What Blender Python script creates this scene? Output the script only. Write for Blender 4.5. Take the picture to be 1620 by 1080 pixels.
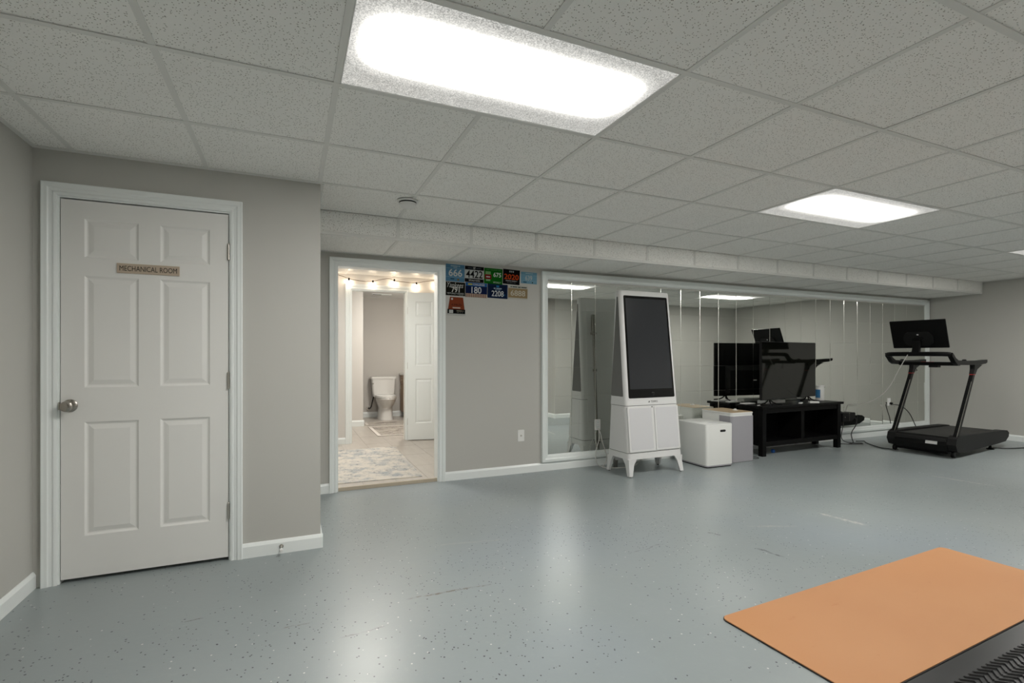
import bpy, bmesh, math, random
from mathutils import Vector, Matrix
random.seed(7)
R = math.radians
for o in list(bpy.data.objects): bpy.data.objects.remove(o)
SC = bpy.context.scene
COL = SC.collection

# ------------------------------------------------------------------ camera
CAMH = 1.205
YAW = 0.4067
cd = bpy.data.cameras.new('camera'); cam = bpy.data.objects.new('camera', cd); COL.objects.link(cam)
cd.sensor_width = 36.0; cd.lens = 782.1 / 1620 * 36.0
cd.shift_x = (810 - 796.7) / 1620; cd.shift_y = (561.8 - 540) / 1620
cd.clip_start = .02; cd.clip_end = 60
cam.location = (0, 0, CAMH); cam.rotation_euler = (R(90), 0, -YAW)
SC.camera = cam
# ------------------------------------------------------------------ world, exposure
w = bpy.data.worlds.new('world'); SC.world = w; w.use_nodes = True
w.node_tree.nodes['Background'].inputs[0].default_value = (.6, .62, .6, 1)
w.node_tree.nodes['Background'].inputs[1].default_value = .05
SC.view_settings.view_transform = 'Standard'; SC.view_settings.look = 'None'
SC.view_settings.gamma = 1; SC.view_settings.use_curve_mapping = False
SC.view_settings.exposure = 0.51
LENS_STRENGTH = 52.0      # brightest part of a fluorescent lens
HALL_STRENGTH = 24.0
BATH_STRENGTH = 88.0
BULB_STRENGTH = 22.0

# ------------------------------------------------------------------ helpers
def lin(h):
    if isinstance(h, str):
        h = h.lstrip('#'); c = [int(h[i:i+2], 16) / 255 for i in (0, 2, 4)]
        return tuple((x / 12.92 if x <= .04045 else ((x + .055) / 1.055) ** 2.4) for x in c) + (1,)
    return tuple(h) + (1,) if len(h) == 3 else tuple(h)

def pmat(name, col, rough=.5, metal=0., spec=.5, coat=0., bump=None, vary=None):
    m = bpy.data.materials.new(name); m.use_nodes = True
    nt = m.node_tree; b = nt.nodes['Principled BSDF']
    b.inputs['Base Color'].default_value = lin(col); b.inputs['Roughness'].default_value = rough
    b.inputs['Metallic'].default_value = metal; b.inputs['Specular IOR Level'].default_value = spec
    b.inputs['Coat Weight'].default_value = coat
    if bump or vary:
        g = nt.nodes.new('ShaderNodeNewGeometry')
    if vary:
        n = nt.nodes.new('ShaderNodeTexNoise'); n.inputs['Scale'].default_value = vary[0]; n.inputs['Detail'].default_value = 4
        nt.links.new(g.outputs['Position'], n.inputs['Vector'])
        mx = nt.nodes.new('ShaderNodeMix'); mx.data_type = 'RGBA'
        c = lin(col); k = vary[1]
        mx.inputs[6].default_value = tuple(x * (1 - k) for x in c[:3]) + (1,)
        mx.inputs[7].default_value = tuple(min(1, x * (1 + k)) for x in c[:3]) + (1,)
        nt.links.new(n.outputs['Fac'], mx.inputs[0]); nt.links.new(mx.outputs[2], b.inputs['Base Color'])
    if bump:
        n = nt.nodes.new('ShaderNodeTexNoise'); n.inputs['Scale'].default_value = bump[0]; n.inputs['Detail'].default_value = 3
        nt.links.new(g.outputs['Position'], n.inputs['Vector'])
        bp = nt.nodes.new('ShaderNodeBump'); bp.inputs['Strength'].default_value = bump[1]; bp.inputs['Distance'].default_value = bump[2] if len(bump) > 2 else .002
        nt.links.new(n.outputs['Fac'], bp.inputs['Height']); nt.links.new(bp.outputs[0], b.inputs['Normal'])
    return m

def emat(name, col, strength):
    m = bpy.data.materials.new(name); m.use_nodes = True; nt = m.node_tree
    b = nt.nodes['Principled BSDF']; b.inputs['Base Color'].default_value = (.8, .8, .8, 1)
    b.inputs['Emission Color'].default_value = lin(col); b.inputs['Emission Strength'].default_value = strength
    return m

class N:
    """small node-graph helper"""
    def __init__(s, m): s.m = m; s.nt = m.node_tree
    def new(s, t, **kw):
        n = s.nt.nodes.new(t)
        for k, v in kw.items(): setattr(n, k, v)
        return n
    def link(s, a, b): s.nt.links.new(a, b)
    def val(s, sock, v):
        if hasattr(v, 'is_output') or isinstance(v, bpy.types.NodeSocket): s.link(v, sock)
        else: sock.default_value = v
    def math(s, op, a, b=0., c=None, clamp=False):
        n = s.new('ShaderNodeMath', operation=op, use_clamp=clamp); s.val(n.inputs[0], a); s.val(n.inputs[1], b)
        if c is not None: s.val(n.inputs[2], c)
        return n.outputs[0]
    def mix(s, f, a, b):
        n = s.new('ShaderNodeMix', data_type='RGBA'); s.val(n.inputs[0], f)
        s.val(n.inputs[6], a if isinstance(a, bpy.types.NodeSocket) else lin(a)); s.val(n.inputs[7], b if isinstance(b, bpy.types.NodeSocket) else lin(b))
        return n.outputs[2]
    def pos(s): return s.new('ShaderNodeNewGeometry').outputs['Position']
    def obj(s): return s.new('ShaderNodeTexCoord').outputs['Object']
    def noise(s, v, scale, detail=3, rough=.5):
        n = s.new('ShaderNodeTexNoise'); n.inputs['Scale'].default_value = scale; n.inputs['Detail'].default_value = detail; n.inputs['Roughness'].default_value = rough
        s.link(v, n.inputs['Vector']); return n.outputs['Fac']
    def voro(s, v, scale, feature='F1', rnd=1.):
        n = s.new('ShaderNodeTexVoronoi', feature=feature); n.inputs['Scale'].default_value = scale; n.inputs['Randomness'].default_value = rnd
        s.link(v, n.inputs['Vector']); return n
    def mapv(s, v, scale=(1, 1, 1), rot=(0, 0, 0), loc=(0, 0, 0)):
        n = s.new('ShaderNodeMapping'); n.inputs['Scale'].default_value = scale; n.inputs['Rotation'].default_value = rot; n.inputs['Location'].default_value = loc
        s.link(v, n.inputs['Vector']); return n.outputs[0]
    def ramp(s, f, lo, hi):
        n = s.new('ShaderNodeMapRange'); s.val(n.inputs[0], f); n.inputs[1].default_value = lo; n.inputs[2].default_value = hi; return n.outputs[0]
    def bsdf(s): return s.nt.nodes['Principled BSDF']

class MB:
    """collects geometry for one mesh object"""
    def __init__(s): s.bm = bmesh.new()
    def face(s, pts):
        return s.bm.faces.new([s.bm.verts.new(p) for p in pts])
    def hexa(s, p, bev=0., seg=2):
        v = [s.bm.verts.new(q) for q in p]
        fs = [s.bm.faces.new([v[i] for i in f]) for f in ((3, 2, 1, 0), (4, 5, 6, 7), (0, 1, 5, 4), (1, 2, 6, 5), (2, 3, 7, 6), (3, 0, 4, 7))]
        if bev > 0:
            es = list({e for f in fs for e in f.edges})
            bmesh.ops.bevel(s.bm, geom=es, offset=bev, segments=seg, profile=.5, affect='EDGES')
        return s
    def box(s, x0, x1, y0, y1, z0, z1, bev=0., seg=2):
        return s.hexa([(x0, y0, z0), (x1, y0, z0), (x1, y1, z0), (x0, y1, z0), (x0, y0, z1), (x1, y0, z1), (x1, y1, z1), (x0, y1, z1)], bev, seg)
    def prism(s, poly, fn, a, b):
        """poly: 2-D outline; fn(u,v,t)->xyz; extruded between t=a and t=b"""
        n = len(poly)
        A = [s.bm.verts.new(fn(u, v, a)) for u, v in poly]; B = [s.bm.verts.new(fn(u, v, b)) for u, v in poly]
        s.bm.faces.new(A[::-1]); s.bm.faces.new(B)
        for i in range(n):
            j = (i + 1) % n; s.bm.faces.new([A[i], A[j], B[j], B[i]])
        return s
    def loft(s, rings, cap=True):
        vs = [[s.bm.verts.new(p) for p in r] for r in rings]
        n = len(rings[0])
        for a, b in zip(vs, vs[1:]):
            for i in range(n):
                j = (i + 1) % n; s.bm.faces.new([a[i], a[j], b[j], b[i]])
        if cap: s.bm.faces.new(vs[0][::-1]); s.bm.faces.new(vs[-1])
        return s
    def lathe(s, prof, c=(0, 0, 0), n=20, axis='z', sx=1., sy=1.):
        rings = []
        for r, h in prof:
            ring = []
            for k in range(n):
                a = 2 * math.pi * k / n; u, v = r * math.cos(a) * sx, r * math.sin(a) * sy
                p = {'z': (u, v, h), 'y': (u, h, v), 'x': (h, u, v)}[axis]
                ring.append((p[0] + c[0], p[1] + c[1], p[2] + c[2]))
            rings.append(ring)
        return s.loft(rings)
    def tube(s, pts, r, n=8, smooth=0):
        P = [Vector(p) for p in pts]
        for _ in range(smooth):
            Q = [P[0]]
            for a, b in zip(P, P[1:]): Q += [a * .75 + b * .25, a * .25 + b * .75]
            Q.append(P[-1]); P = Q
        rings = []; up = None
        for i, p in enumerate(P):
            t = (P[min(i + 1, len(P) - 1)] - P[max(i - 1, 0)]).normalized()
            if up is None: up = Vector((0, 0, 1)) if abs(t.z) < .9 else Vector((1, 0, 0))
            x = t.cross(up).normalized(); y = x.cross(t).normalized(); up = y
            rr = r[min(int(i * len(r) / len(P)), len(r) - 1)] if isinstance(r, (list, tuple)) else r
            rings.append([p + x * math.cos(2 * math.pi * k / n) * rr + y * math.sin(2 * math.pi * k / n) * rr for k in range(n)])
        return s.loft(rings)
    def build(s, name, mat=None, parent=None, label=None, cat=None, group=None, kind=None, smooth=False, loc=None, rz=0.):
        bmesh.ops.recalc_face_normals(s.bm, faces=s.bm.faces[:])
        me = bpy.data.meshes.new(name); s.bm.to_mesh(me); s.bm.free()
        o = bpy.data.objects.new(name, me); COL.objects.link(o)
        if mat: me.materials.append(mat)
        if smooth:
            for p in me.polygons: p.use_smooth = True
            try: me.set_sharp_from_angle(angle=R(38))
            except Exception: pass
        if parent: o.parent = parent
        if loc: o.location = loc
        if rz: o.rotation_euler = (0, 0, rz)
        return tag(o, label, cat, group, kind)

def tag(o, label=None, cat=None, group=None, kind=None):
    for k, v in (('label', label), ('category', cat), ('group', group), ('kind', kind)):
        if v: o[k] = v
    return o
def empty(name, loc=(0, 0, 0), rz=0., label=None, cat=None, group=None, kind=None):
    o = bpy.data.objects.new(name, None); COL.objects.link(o); o.location = loc; o.rotation_euler = (0, 0, rz); o.empty_display_size = .1
    return tag(o, label, cat, group, kind)
def box(name, b, mat, parent=None, bev=0., **kw):
    return MB().box(*b, bev=bev).build(name, mat, parent, **kw)
def inst(src, parent=None, loc=None, rot=None, scale=None):
    c = src.copy(); COL.objects.link(c)
    c.parent = parent
    if loc is not None: c.location = loc
    if rot is not None: c.rotation_euler = rot
    if scale is not None: c.scale = scale
    return c
def rrect(x0, x1, y0, y1, r, n=4):
    p = []
    for cx, cy, a0 in ((x1 - r, y1 - r, 0), (x0 + r, y1 - r, 90), (x0 + r, y0 + r, 180), (x1 - r, y0 + r, 270)):
        for k in range(n + 1):
            a = R(a0 + 90 * k / n); p.append((cx + r * math.cos(a), cy + r * math.sin(a)))
    return p
XZ = lambda u, v, t: (u, t, v)
XY = lambda u, v, t: (u, v, t)
YZ = lambda u, v, t: (t, u, v)

def text(name, body, mat, parent, cx, cz, w_, h_, y, bold=0., shear=0., ry=0.):
    """flat lettering facing -Y, fitted to w_ x h_, centred at cx,cz"""
    c = bpy.data.curves.new(name, 'FONT'); c.body = body; c.align_x = 'CENTER'; c.offset = bold; c.shear = shear; c.extrude = .0004; c.resolution_u = 4
    t = bpy.data.objects.new(name, c); COL.objects.link(t)
    me = bpy.data.meshes.new_from_object(t); bpy.data.objects.remove(t); bpy.data.curves.remove(c)
    xs = [v.co.x for v in me.vertices]; ys = [v.co.y for v in me.vertices]
    if not xs: return None
    x0, x1, y0, y1 = min(xs), max(xs), min(ys), max(ys)
    for v in me.vertices:
        u = ((v.co.x - x0) / (x1 - x0) - .5) * w_; q = ((v.co.y - y0) / (y1 - y0) - .5) * h_
        v.co = (u, -v.co.z, q)
    me.materials.clear(); me.materials.append(mat); me.name = name
    o = bpy.data.objects.new(name, me); COL.objects.link(o); o.parent = parent; o.location = (cx, y, cz); o.rotation_euler = (0, ry, 0)
    return o

# ------------------------------------------------------------------ materials
M = {}
M['wall'] = pmat('wall paint', (.505, .498, .466), .62, bump=(160, .10, .001), vary=(1.2, .02))
M['trim'] = pmat('trim paint', (.84, .875, .865), .35)
M['door'] = pmat('door paint', (.80, .795, .77), .42, bump=(300, .05, .0005))
M['frame'] = pmat('mirror frame paint', (.82, .865, .85), .35)
M['black_gap'] = pmat('dark gap', (.008, .008, .008), .9)  # black stands in for shade in gaps, slots and behind the door
M['nickel'] = pmat('brushed nickel', (.42, .39, .35), .25, 1.)
M['hinge'] = pmat('hinge steel', (.52, .50, .46), .35, 1.)
M['tee'] = pmat('ceiling tee', (.75, .75, .72), .45)
M['plastic'] = pmat('white plastic', (.80, .80, .78), .4)
M['black'] = pmat('black plastic', (.006, .006, .006), .42, spec=.16)
M['blackwood'] = pmat('black stained wood', (.004, .004, .004), .40, spec=.12, bump=(60, .08, .001))
M['charcoal'] = pmat('charcoal plastic', (.013, .013, .013), .5, spec=.18)
M['gloss_black'] = pmat('gloss black', (.003, .003, .003), .06, spec=.4)
M['display'] = pmat('tv display', (.004, .0045, .003), .05, spec=.38)
M['display2'] = pmat('matte display', (.030, .032, .036), .18, spec=.45)
M['console'] = pmat('console shell', (.70, .70, .695), .4)
M['fabric'] = pmat('speaker fabric', (.62, .62, .635), .9, bump=(900, .3, .001))
M['slot'] = pmat('slot mesh', (.17, .17, .163), .85)
M['box_white'] = pmat('satin white', (.72, .73, .71), .35)
M['grey_fabric'] = pmat('grey knit', (.34, .335, .36), .9, bump=(700, .4, .001))
M['woodtop'] = pmat('pale wood', (.46, .35, .22), .5, vary=(30, .12))
M['steel'] = pmat('chromed steel', (.62, .61, .58), .18, 1.)
M['bar_steel'] = pmat('dark bar steel', (.30, .29, .27), .28, 1.)
M['cord_black'] = pmat('black cord', (.012, .012, .012), .5)
M['cord_white'] = pmat('white cord', (.66, .65, .62), .5)
M['porcelain'] = pmat('porcelain', (.80, .79, .76), .12, coat=.4)
M['vanity'] = pmat('vanity wood', (.42, .30, .20), .5, vary=(20, .2))
M['counter'] = pmat('white counter', (.82, .80, .76), .2)
M['red'] = pmat('red accent', (.45, .02, .02), .4)
M['gold'] = pmat('sign plate', (.56, .46, .36), .40, .3, vary=(3, .15))
M['sign_ink'] = pmat('sign ink', (.03, .025, .02), .6)

# mirror silver, faintly green
M['mirror'] = pmat('mirror silver', (.80, .82, .785), .012, 1.)
M['mirror_edge'] = pmat('mirror bevel', (.84, .85, .81), .19, 1.)

# ceiling tile with pin holes and fissures
m = pmat('ceiling tile', (.62, .615, .585), .85); g = N(m); p = g.pos()
v1 = g.voro(p, 104.); d1 = g.math('LESS_THAN', v1.outputs['Distance'], .215)
sel = g.math('GREATER_THAN', v1.outputs['Color'], .25)
v2 = g.voro(g.mapv(p, (1, 1.9, 1.3), (0, 0, .6)), 34.); d2 = g.math('LESS_THAN', v2.outputs['Distance'], .11)
hole = g.math('MAXIMUM', g.math('MULTIPLY', d1, sel), d2)
base = g.mix(g.noise(p, 3.), (.88, .875, .845), (.925, .92, .89))
g.link(g.mix(g.math('MULTIPLY', hole, .85), base, (.16, .145, .11)), g.bsdf().inputs['Base Color'])
bp = g.new('ShaderNodeBump'); bp.inputs['Strength'].default_value = .35; bp.inputs['Distance'].default_value = .002
g.link(g.math('SUBTRACT', g.noise(p, 140.), g.math('MULTIPLY', hole, 2.)), bp.inputs['Height']); g.link(bp.outputs[0], g.bsdf().inputs['Normal'])
M['tile'] = m

# fluorescent lens: tube glow painted into the emission, shifted towards the camera, prismatic speckle
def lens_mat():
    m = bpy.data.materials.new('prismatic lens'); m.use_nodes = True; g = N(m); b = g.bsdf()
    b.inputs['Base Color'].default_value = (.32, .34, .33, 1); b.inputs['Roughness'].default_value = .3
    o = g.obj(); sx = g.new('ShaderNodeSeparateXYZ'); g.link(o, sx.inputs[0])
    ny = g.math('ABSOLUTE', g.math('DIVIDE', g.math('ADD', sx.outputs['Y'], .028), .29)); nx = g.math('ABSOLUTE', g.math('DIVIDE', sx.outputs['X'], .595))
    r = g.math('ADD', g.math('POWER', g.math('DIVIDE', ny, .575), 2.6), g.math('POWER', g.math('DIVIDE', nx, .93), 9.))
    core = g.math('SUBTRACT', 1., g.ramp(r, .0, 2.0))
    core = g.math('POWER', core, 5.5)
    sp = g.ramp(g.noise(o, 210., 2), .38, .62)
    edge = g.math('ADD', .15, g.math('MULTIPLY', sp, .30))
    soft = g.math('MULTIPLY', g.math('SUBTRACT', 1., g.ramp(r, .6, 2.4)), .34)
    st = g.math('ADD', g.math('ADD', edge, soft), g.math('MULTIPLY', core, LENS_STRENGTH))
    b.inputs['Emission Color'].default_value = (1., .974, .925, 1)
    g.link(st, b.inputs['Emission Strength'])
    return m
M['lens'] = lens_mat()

# painted concrete floor with flakes, wear and streaks
m = pmat('painted concrete', (.3, .33, .33), .24); g = N(m); p = g.pos(); b = g.bsdf()
base = g.mix(g.noise(p, .9, 3), (.235, .270, .275), (.315, .348, .350))
base = g.mix(g.math('MULTIPLY', g.ramp(g.noise(g.mapv(p, (1, 1, 1), (0, 0, 0), (5, 3, 0)), .55, 2), .5, .75), .5), base, (.27, .315, .37))
base = g.mix(g.math('MULTIPLY', g.ramp(g.noise(p, 26., 4, .7), .56, .8), .10), base, (.50, .51, .49))
clus = g.ramp(g.noise(p, 1.6, 2), .36, .62)
va = g.voro(p, 46.); fa = g.math('MULTIPLY', g.math('LESS_THAN', va.outputs['Distance'], .155), g.math('LESS_THAN', va.outputs['Color'], g.math('MULTIPLY', clus, .75)))
vb = g.voro(g.mapv(p, (1, 1, 1), (0, 0, .4), (3, 1, 0)), 30.); fb = g.math('MULTIPLY', g.math('LESS_THAN', vb.outputs['Distance'], .125), g.math('LESS_THAN', vb.outputs['Color'], .34))
vc = g.voro(g.mapv(p, (1, 1, 1), (0, 0, .8), (7, 2, 0)), 34.); fc = g.math('MULTIPLY', g.math('LESS_THAN', vc.outputs['Distance'], .13), g.math('LESS_THAN', vc.outputs['Color'], .26))
base = g.mix(fa, base, (.03, .032, .04)); base = g.mix(fb, base, (.045, .045, .06)); base = g.mix(fc, base, (.60, .60, .58))
sxyz = g.new('ShaderNodeSeparateXYZ'); g.link(p, sxyz.inputs[0])
wig = g.math('MULTIPLY', g.math('SUBTRACT', g.noise(p, 9., 3), .5), .05)
STREAKS = []
def streak(base, x, y, ang, ln, wd, col, amt=.8):
    c, s_ = math.cos(ang), math.sin(ang)
    dx = g.math('SUBTRACT', sxyz.outputs['X'], x); dy = g.math('SUBTRACT', sxyz.outputs['Y'], y)
    u = g.math('ADD', g.math('MULTIPLY', dx, c), g.math('MULTIPLY', dy, s_)); v = g.math('ADD', g.math('ADD', g.math('MULTIPLY', dx, -s_), g.math('MULTIPLY', dy, c)), wig)
    mu = g.math('SUBTRACT', 1., g.ramp(g.math('ABSOLUTE', u), ln * .35, ln * .5)); mv = g.math('SUBTRACT', 1., g.ramp(g.math('ABSOLUTE', v), wd * .2, wd * .5))
    br = g.ramp(g.noise(g.mapv(p, (1, 1, 1), (0, 0, -ang)), 30., 4, .8), .40, .60)
    return g.mix(g.math('MULTIPLY', g.math('MULTIPLY', mu, mv), g.math('MULTIPLY', br, amt)), base, col)
def px_floor(x, y):
    c, s_ = math.cos(YAW), math.sin(YAW); r = (x - 796.7) / 782.1; t = CAMH * 782.1 / (y - 561.8)
    return ((s_ + r * c) * t, (c - r * s_) * t)
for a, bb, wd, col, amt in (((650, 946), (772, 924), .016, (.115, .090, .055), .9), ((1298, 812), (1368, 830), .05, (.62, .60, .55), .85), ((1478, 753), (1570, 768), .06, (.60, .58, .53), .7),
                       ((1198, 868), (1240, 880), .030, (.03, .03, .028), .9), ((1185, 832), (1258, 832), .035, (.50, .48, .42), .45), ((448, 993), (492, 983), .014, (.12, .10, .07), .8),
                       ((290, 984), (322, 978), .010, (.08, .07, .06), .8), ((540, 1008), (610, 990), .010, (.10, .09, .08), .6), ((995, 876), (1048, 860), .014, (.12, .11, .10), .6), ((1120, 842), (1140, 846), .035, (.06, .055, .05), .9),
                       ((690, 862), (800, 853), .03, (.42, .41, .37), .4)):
    A = px_floor(*a); B_ = px_floor(*bb)
    base = streak(base, (A[0] + B_[0]) / 2, (A[1] + B_[1]) / 2, math.atan2(B_[1] - A[1], B_[0] - A[0]), math.dist(A, B_) * 1.15, wd, col, amt)
g.link(base, b.inputs['Base Color'])
g.link(g.math('ADD', .280, g.math('MULTIPLY', g.noise(p, 2.4, 4), .05)), b.inputs['Roughness'])
bp = g.new('ShaderNodeBump'); bp.inputs['Strength'].default_value = .16; bp.inputs['Distance'].default_value = .004
g.link(g.math('ADD', g.noise(p, 14., 4), g.math('MULTIPLY', g.noise(p, 120.), .12)), bp.inputs['Height']); g.link(bp.outputs[0], b.inputs['Normal'])
M['floor'] = m

# hall tile
m = pmat('floor tile', (.5, .45, .39), .3); g = N(m); p = g.pos()
c = g.mix(g.noise(g.mapv(p, (9, 1.4, 1)), 2.2, 4), (.43, .39, .345), (.56, .515, .465))
g.link(c, g.bsdf().inputs['Base Color']); M['floor_tile'] = m
M['grout'] = pmat('grout', (.46, .43, .39), .8)

# orange mat
m = pmat('orange mat', (.6, .3, .13), .62); g = N(m); p = g.pos()
c = g.mix(g.noise(p, 2.2, 3), (.46, .205, .078), (.51, .25, .105))
c = g.mix(g.math('MULTIPLY', g.ramp(g.noise(g.mapv(p, (1, 3, 1), (0, 0, .5)), 6., 5, .7), .63, .78), .5), c, (.40, .145, .05))
g.link(c, g.bsdf().inputs['Base Color']); M['mat'] = m
M['mat_under'] = pmat('mat underside', (.012, .011, .011), .6)
M['rubber'] = pmat('black rubber', (.014, .014, .015), .36, spec=.35, vary=(6, .3))

# ------------------------------------------------------------------ room shell
XL, XR = -1.225, 9.36           # left / right walls
YB = 4.575                      # back wall (mirror wall)
YM = 3.31                       # mechanical-room wall
XC = .172                       # outer corner of the mechanical-room wall
YR, XRC = .82, 4.66             # rear wall of the right half and its corner
YRR = -2.45                     # rear wall behind the camera
ZC = 2.28; TOP = 2.42
st = dict(kind='structure')
# floor as one surface following the L-shaped plan
fl = MB().prism([(XL - .1, YRR - .1), (XRC + .1, YRR - .1), (XRC + .1, YR - .1), (XR + .1, YR - .1), (XR + .1, YB + .02), (XL - .1, YB + .02)], XY, -.12, 0.).build('floor', M['floor'], **st)
box('wall_left', (XL - .12, XL, YRR - .12, YM + .12, 0, TOP), M['wall'], **st)
DX0, DX1, DZ = -1.128, -.322, 2.05       # mechanical door opening
MB().box(XL, DX0, YM, YM + .12, 0, TOP).box(DX1, XC, YM, YM + .12, 0, TOP).box(DX0, DX1, YM, YM + .12, DZ, TOP).build('wall_mechanical', M['wall'], **st)
box('wall_return', (XC - .12, XC, YM + .12, YB + .12, 0, TOP), M['wall'], **st)
OX0, OX1, OZ = .372, 1.297, 2.005        # cased opening to the hall
MB().box(XC, OX0, YB, YB + .12, 0, TOP).box(OX1, XR, YB, YB + .12, 0, TOP).box(OX0, OX1, YB, YB + .12, OZ, TOP).build('wall_back', M['wall'], **st)
box('wall_right', (XR, XR + .12, YR - .12, YB + .12, 0, TOP), M['wall'], **st)
box('wall_rear', (XRC, XR, YR - .12, YR, 0, TOP), M['wall'], **st)
box('wall_rear_return', (XRC, XRC + .12, YRR, YR - .12, 0, TOP), M['wall'], **st)
box('wall_rear_camera', (XL - .12, XRC + .12, YRR - .12, YRR, 0, TOP), M['wall'], **st)
# black sheet standing in for the shade behind the mechanical-room door
MB().box(DX0 - .1, DX1 + .1, YM + .55, YM + .58, 0, 2.2).build('dark_backing', M['black_gap'], **st)

# --- baseboards
def baseboard(name, pts_fn, a, b, h=.085, t=.014):
    prof = [(0, 0), (t, 0), (t, h * .78), (t * .55, h * .93), (t * .3, h), (0, h)]
    return MB().prism(prof, pts_fn, a, b).build(name, M['trim'], **st)
baseboard('baseboard_left', lambda u, v, t: (XL + u, t, v), YRR, YM - .001)
baseboard('baseboard_mechanical', lambda u, v, t: (t, YM - u, v), -.264, XC + .014)
baseboard('baseboard_return', lambda u, v, t: (XC + u, t, v), YM + .0005, YB - .0145)
baseboard('baseboard_back_left', lambda u, v, t: (t, YB - u, v), XC + .001, .311)
baseboard('baseboard_back', lambda u, v, t: (t, YB - u, v), 1.360, XR - .001)
baseboard('baseboard_right', lambda u, v, t: (XR - u, t, v), YR + .001, YB - .015)
baseboard('baseboard_rear', lambda u, v, t: (t, YR + u, v), XRC - .013, XR - .015)
baseboard('baseboard_rear_return', lambda u, v, t: (XRC - u, t, v), YRR, YR)

# --- casings: stepped colonial profile, mitred
def casing(name, x0, x1, z1, y, w_, parent=None, flip=1, mat=None):
    """frame around an opening x0..x1 up to z1 on the plane y, facing -Y (flip 1) ; profile (dist from opening, proud)"""
    prof = [(0, 0), (0, .010), (.010, .013), (.016, .013), (.018, .010), (w_ * .52, .014), (w_ * .60, .018), (w_ * .80, .019), (w_ * .95, .021), (w_, .019), (w_, 0)]
    mb = MB(); rings = []
    for cx, cz, sx, sz in ((x0, 0, -1, 0), (x0, z1, -1, 1), (x1, z1, 1, 1), (x1, 0, 1, 0)):
        rings.append([(cx + sx * d, y - flip * q, cz + sz * d) for d, q in prof])
    mb.loft(rings)
    return mb.build(name, mat or M['trim'], parent, kind=None if parent else 'structure')
casing('trim_1', DX0 + .004, DX1 - .004, DZ - .004, YM, .064)
MB().box(DX0, DX0 + .012, YM, YM + .12, 0, DZ).box(DX1 - .012, DX1, YM, YM + .12, 0, DZ).box(DX0 + .012, DX1 - .012, YM, YM + .12, DZ - .012, DZ).build('trim_2', M['trim'], **st)
casing('trim_3', OX0, OX1, OZ, YB, .062)
MB().box(OX0 - .001, OX0 + .012, YB, YB + .12, 0, OZ).box(OX1 - .012, OX1 + .001, YB, YB + .12, 0, OZ).box(OX0 + .012, OX1 - .012, YB, YB + .12, OZ - .012, OZ).build('trim_4', M['trim'], **st)

# --- panel door builder (front faces local -Y, origin at hinge-less left bottom corner)
def panel_mesh(w_, h_, side=1):
    mb = MB(); rings = []
    for ins, dep in ((0, 0), (.010, .007), (.016, .008), (.040, .002)):
        rings.append([(ins, dep, ins), (w_ - ins, dep, ins), (w_ - ins, dep, h_ - ins), (ins, dep, h_ - ins)])
    vs = [[mb.bm.verts.new(q) for q in r] for r in rings]
    for a, b in zip(vs, vs[1:]):
        for i in range(4): mb.bm.faces.new([a[i], a[(i + 1) % 4], b[(i + 1) % 4], b[i]])
    mb.bm.faces.new(vs[-1])
    back = [mb.bm.verts.new((x, .016, z)) for x, z in ((0, 0), (w_, 0), (w_, h_), (0, h_))]
    for i in range(4): mb.bm.faces.new([vs[0][i], vs[0][(i + 1) % 4], back[(i + 1) % 4], back[i]])
    mb.bm.faces.new(back[::-1])
    return mb
def panel_door(root, W, H, T, cols, rows, mat):
    """stiles and rails as the leaf, six raised panels as parts"""
    mb = MB()
    xs = [0, cols[0][0], cols[0][1], cols[1][0], cols[1][1], W]
    for a, b in ((xs[0], xs[1]), (xs[2], xs[3]), (xs[4], xs[5])): mb.box(a, b, 0, T, 0, H)
    zs = [0] + [q for r in rows for q in r] + [H]
    for a, b in zip(zs[0::2], zs[1::2]):
        for c0, c1 in cols: mb.box(c0, c1, 0, T, a, b)
    leaf = mb.build('door_leaf', mat, root)
    for c0, c1 in cols:
        for r0, r1 in rows:
            panel_mesh(c1 - c0, r1 - r0).build('panel', mat, root, loc=(c0, 0, r0))
            box('back_panel', (c0, c1, T - .014, T - .006, r0, r1), mat, root)
    return leaf

LW = .775
d1 = empty('door_1', (-1.1125, YM + .004, .020), kind='structure')
panel_door(d1, LW, 2.011, .035, ((.100, .340), (.440, .682)), ((.220, .828), (1.012, 1.610), (1.708, 1.915)), M['door'])
for z in (.27, 1.035, 1.79):
    h = MB().lathe([(.0065, -.046), (.0065, .046)], (LW + .003, -.008, z), 10).lathe([(.0045, .046), (.0055, .049), (.003, .054)], (LW + .003, -.008, z), 10).box(LW - .005, LW + .003, -.0015, .001, z - .044, z + .044).build('hinge', M['hinge'], d1, smooth=True)
kn = MB().lathe([(.0, -.002), (.033, -.002), (.034, -.006), (.030, -.010), (.014, -.013), (.0115, -.020), (.0115, -.032), (.017, -.037), (.026, -.043), (.0285, -.051), (.0265, -.060), (.018, -.066), (.008, -.067), (0, -.067)], (.040, 0, .918), 28, 'y').build('knob', M['nickel'], d1, smooth=True)
box('strike_plate', (-.0085, -.0035, -.009, .02, .898, .938), M['hinge'], d1, bev=.001)
# sign
sg = box('door_sign', (-.87, -.58, YM - .0025, YM + .004, 1.655, 1.708), M['gold'], label='brushed bronze plate reading MECHANICAL ROOM on white door', cat='sign')
text('lettering', 'MECHANICAL ROOM', M['sign_ink'], sg, -.725, 1.6815, .266, .028, YM - .003, bold=.0)
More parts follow.
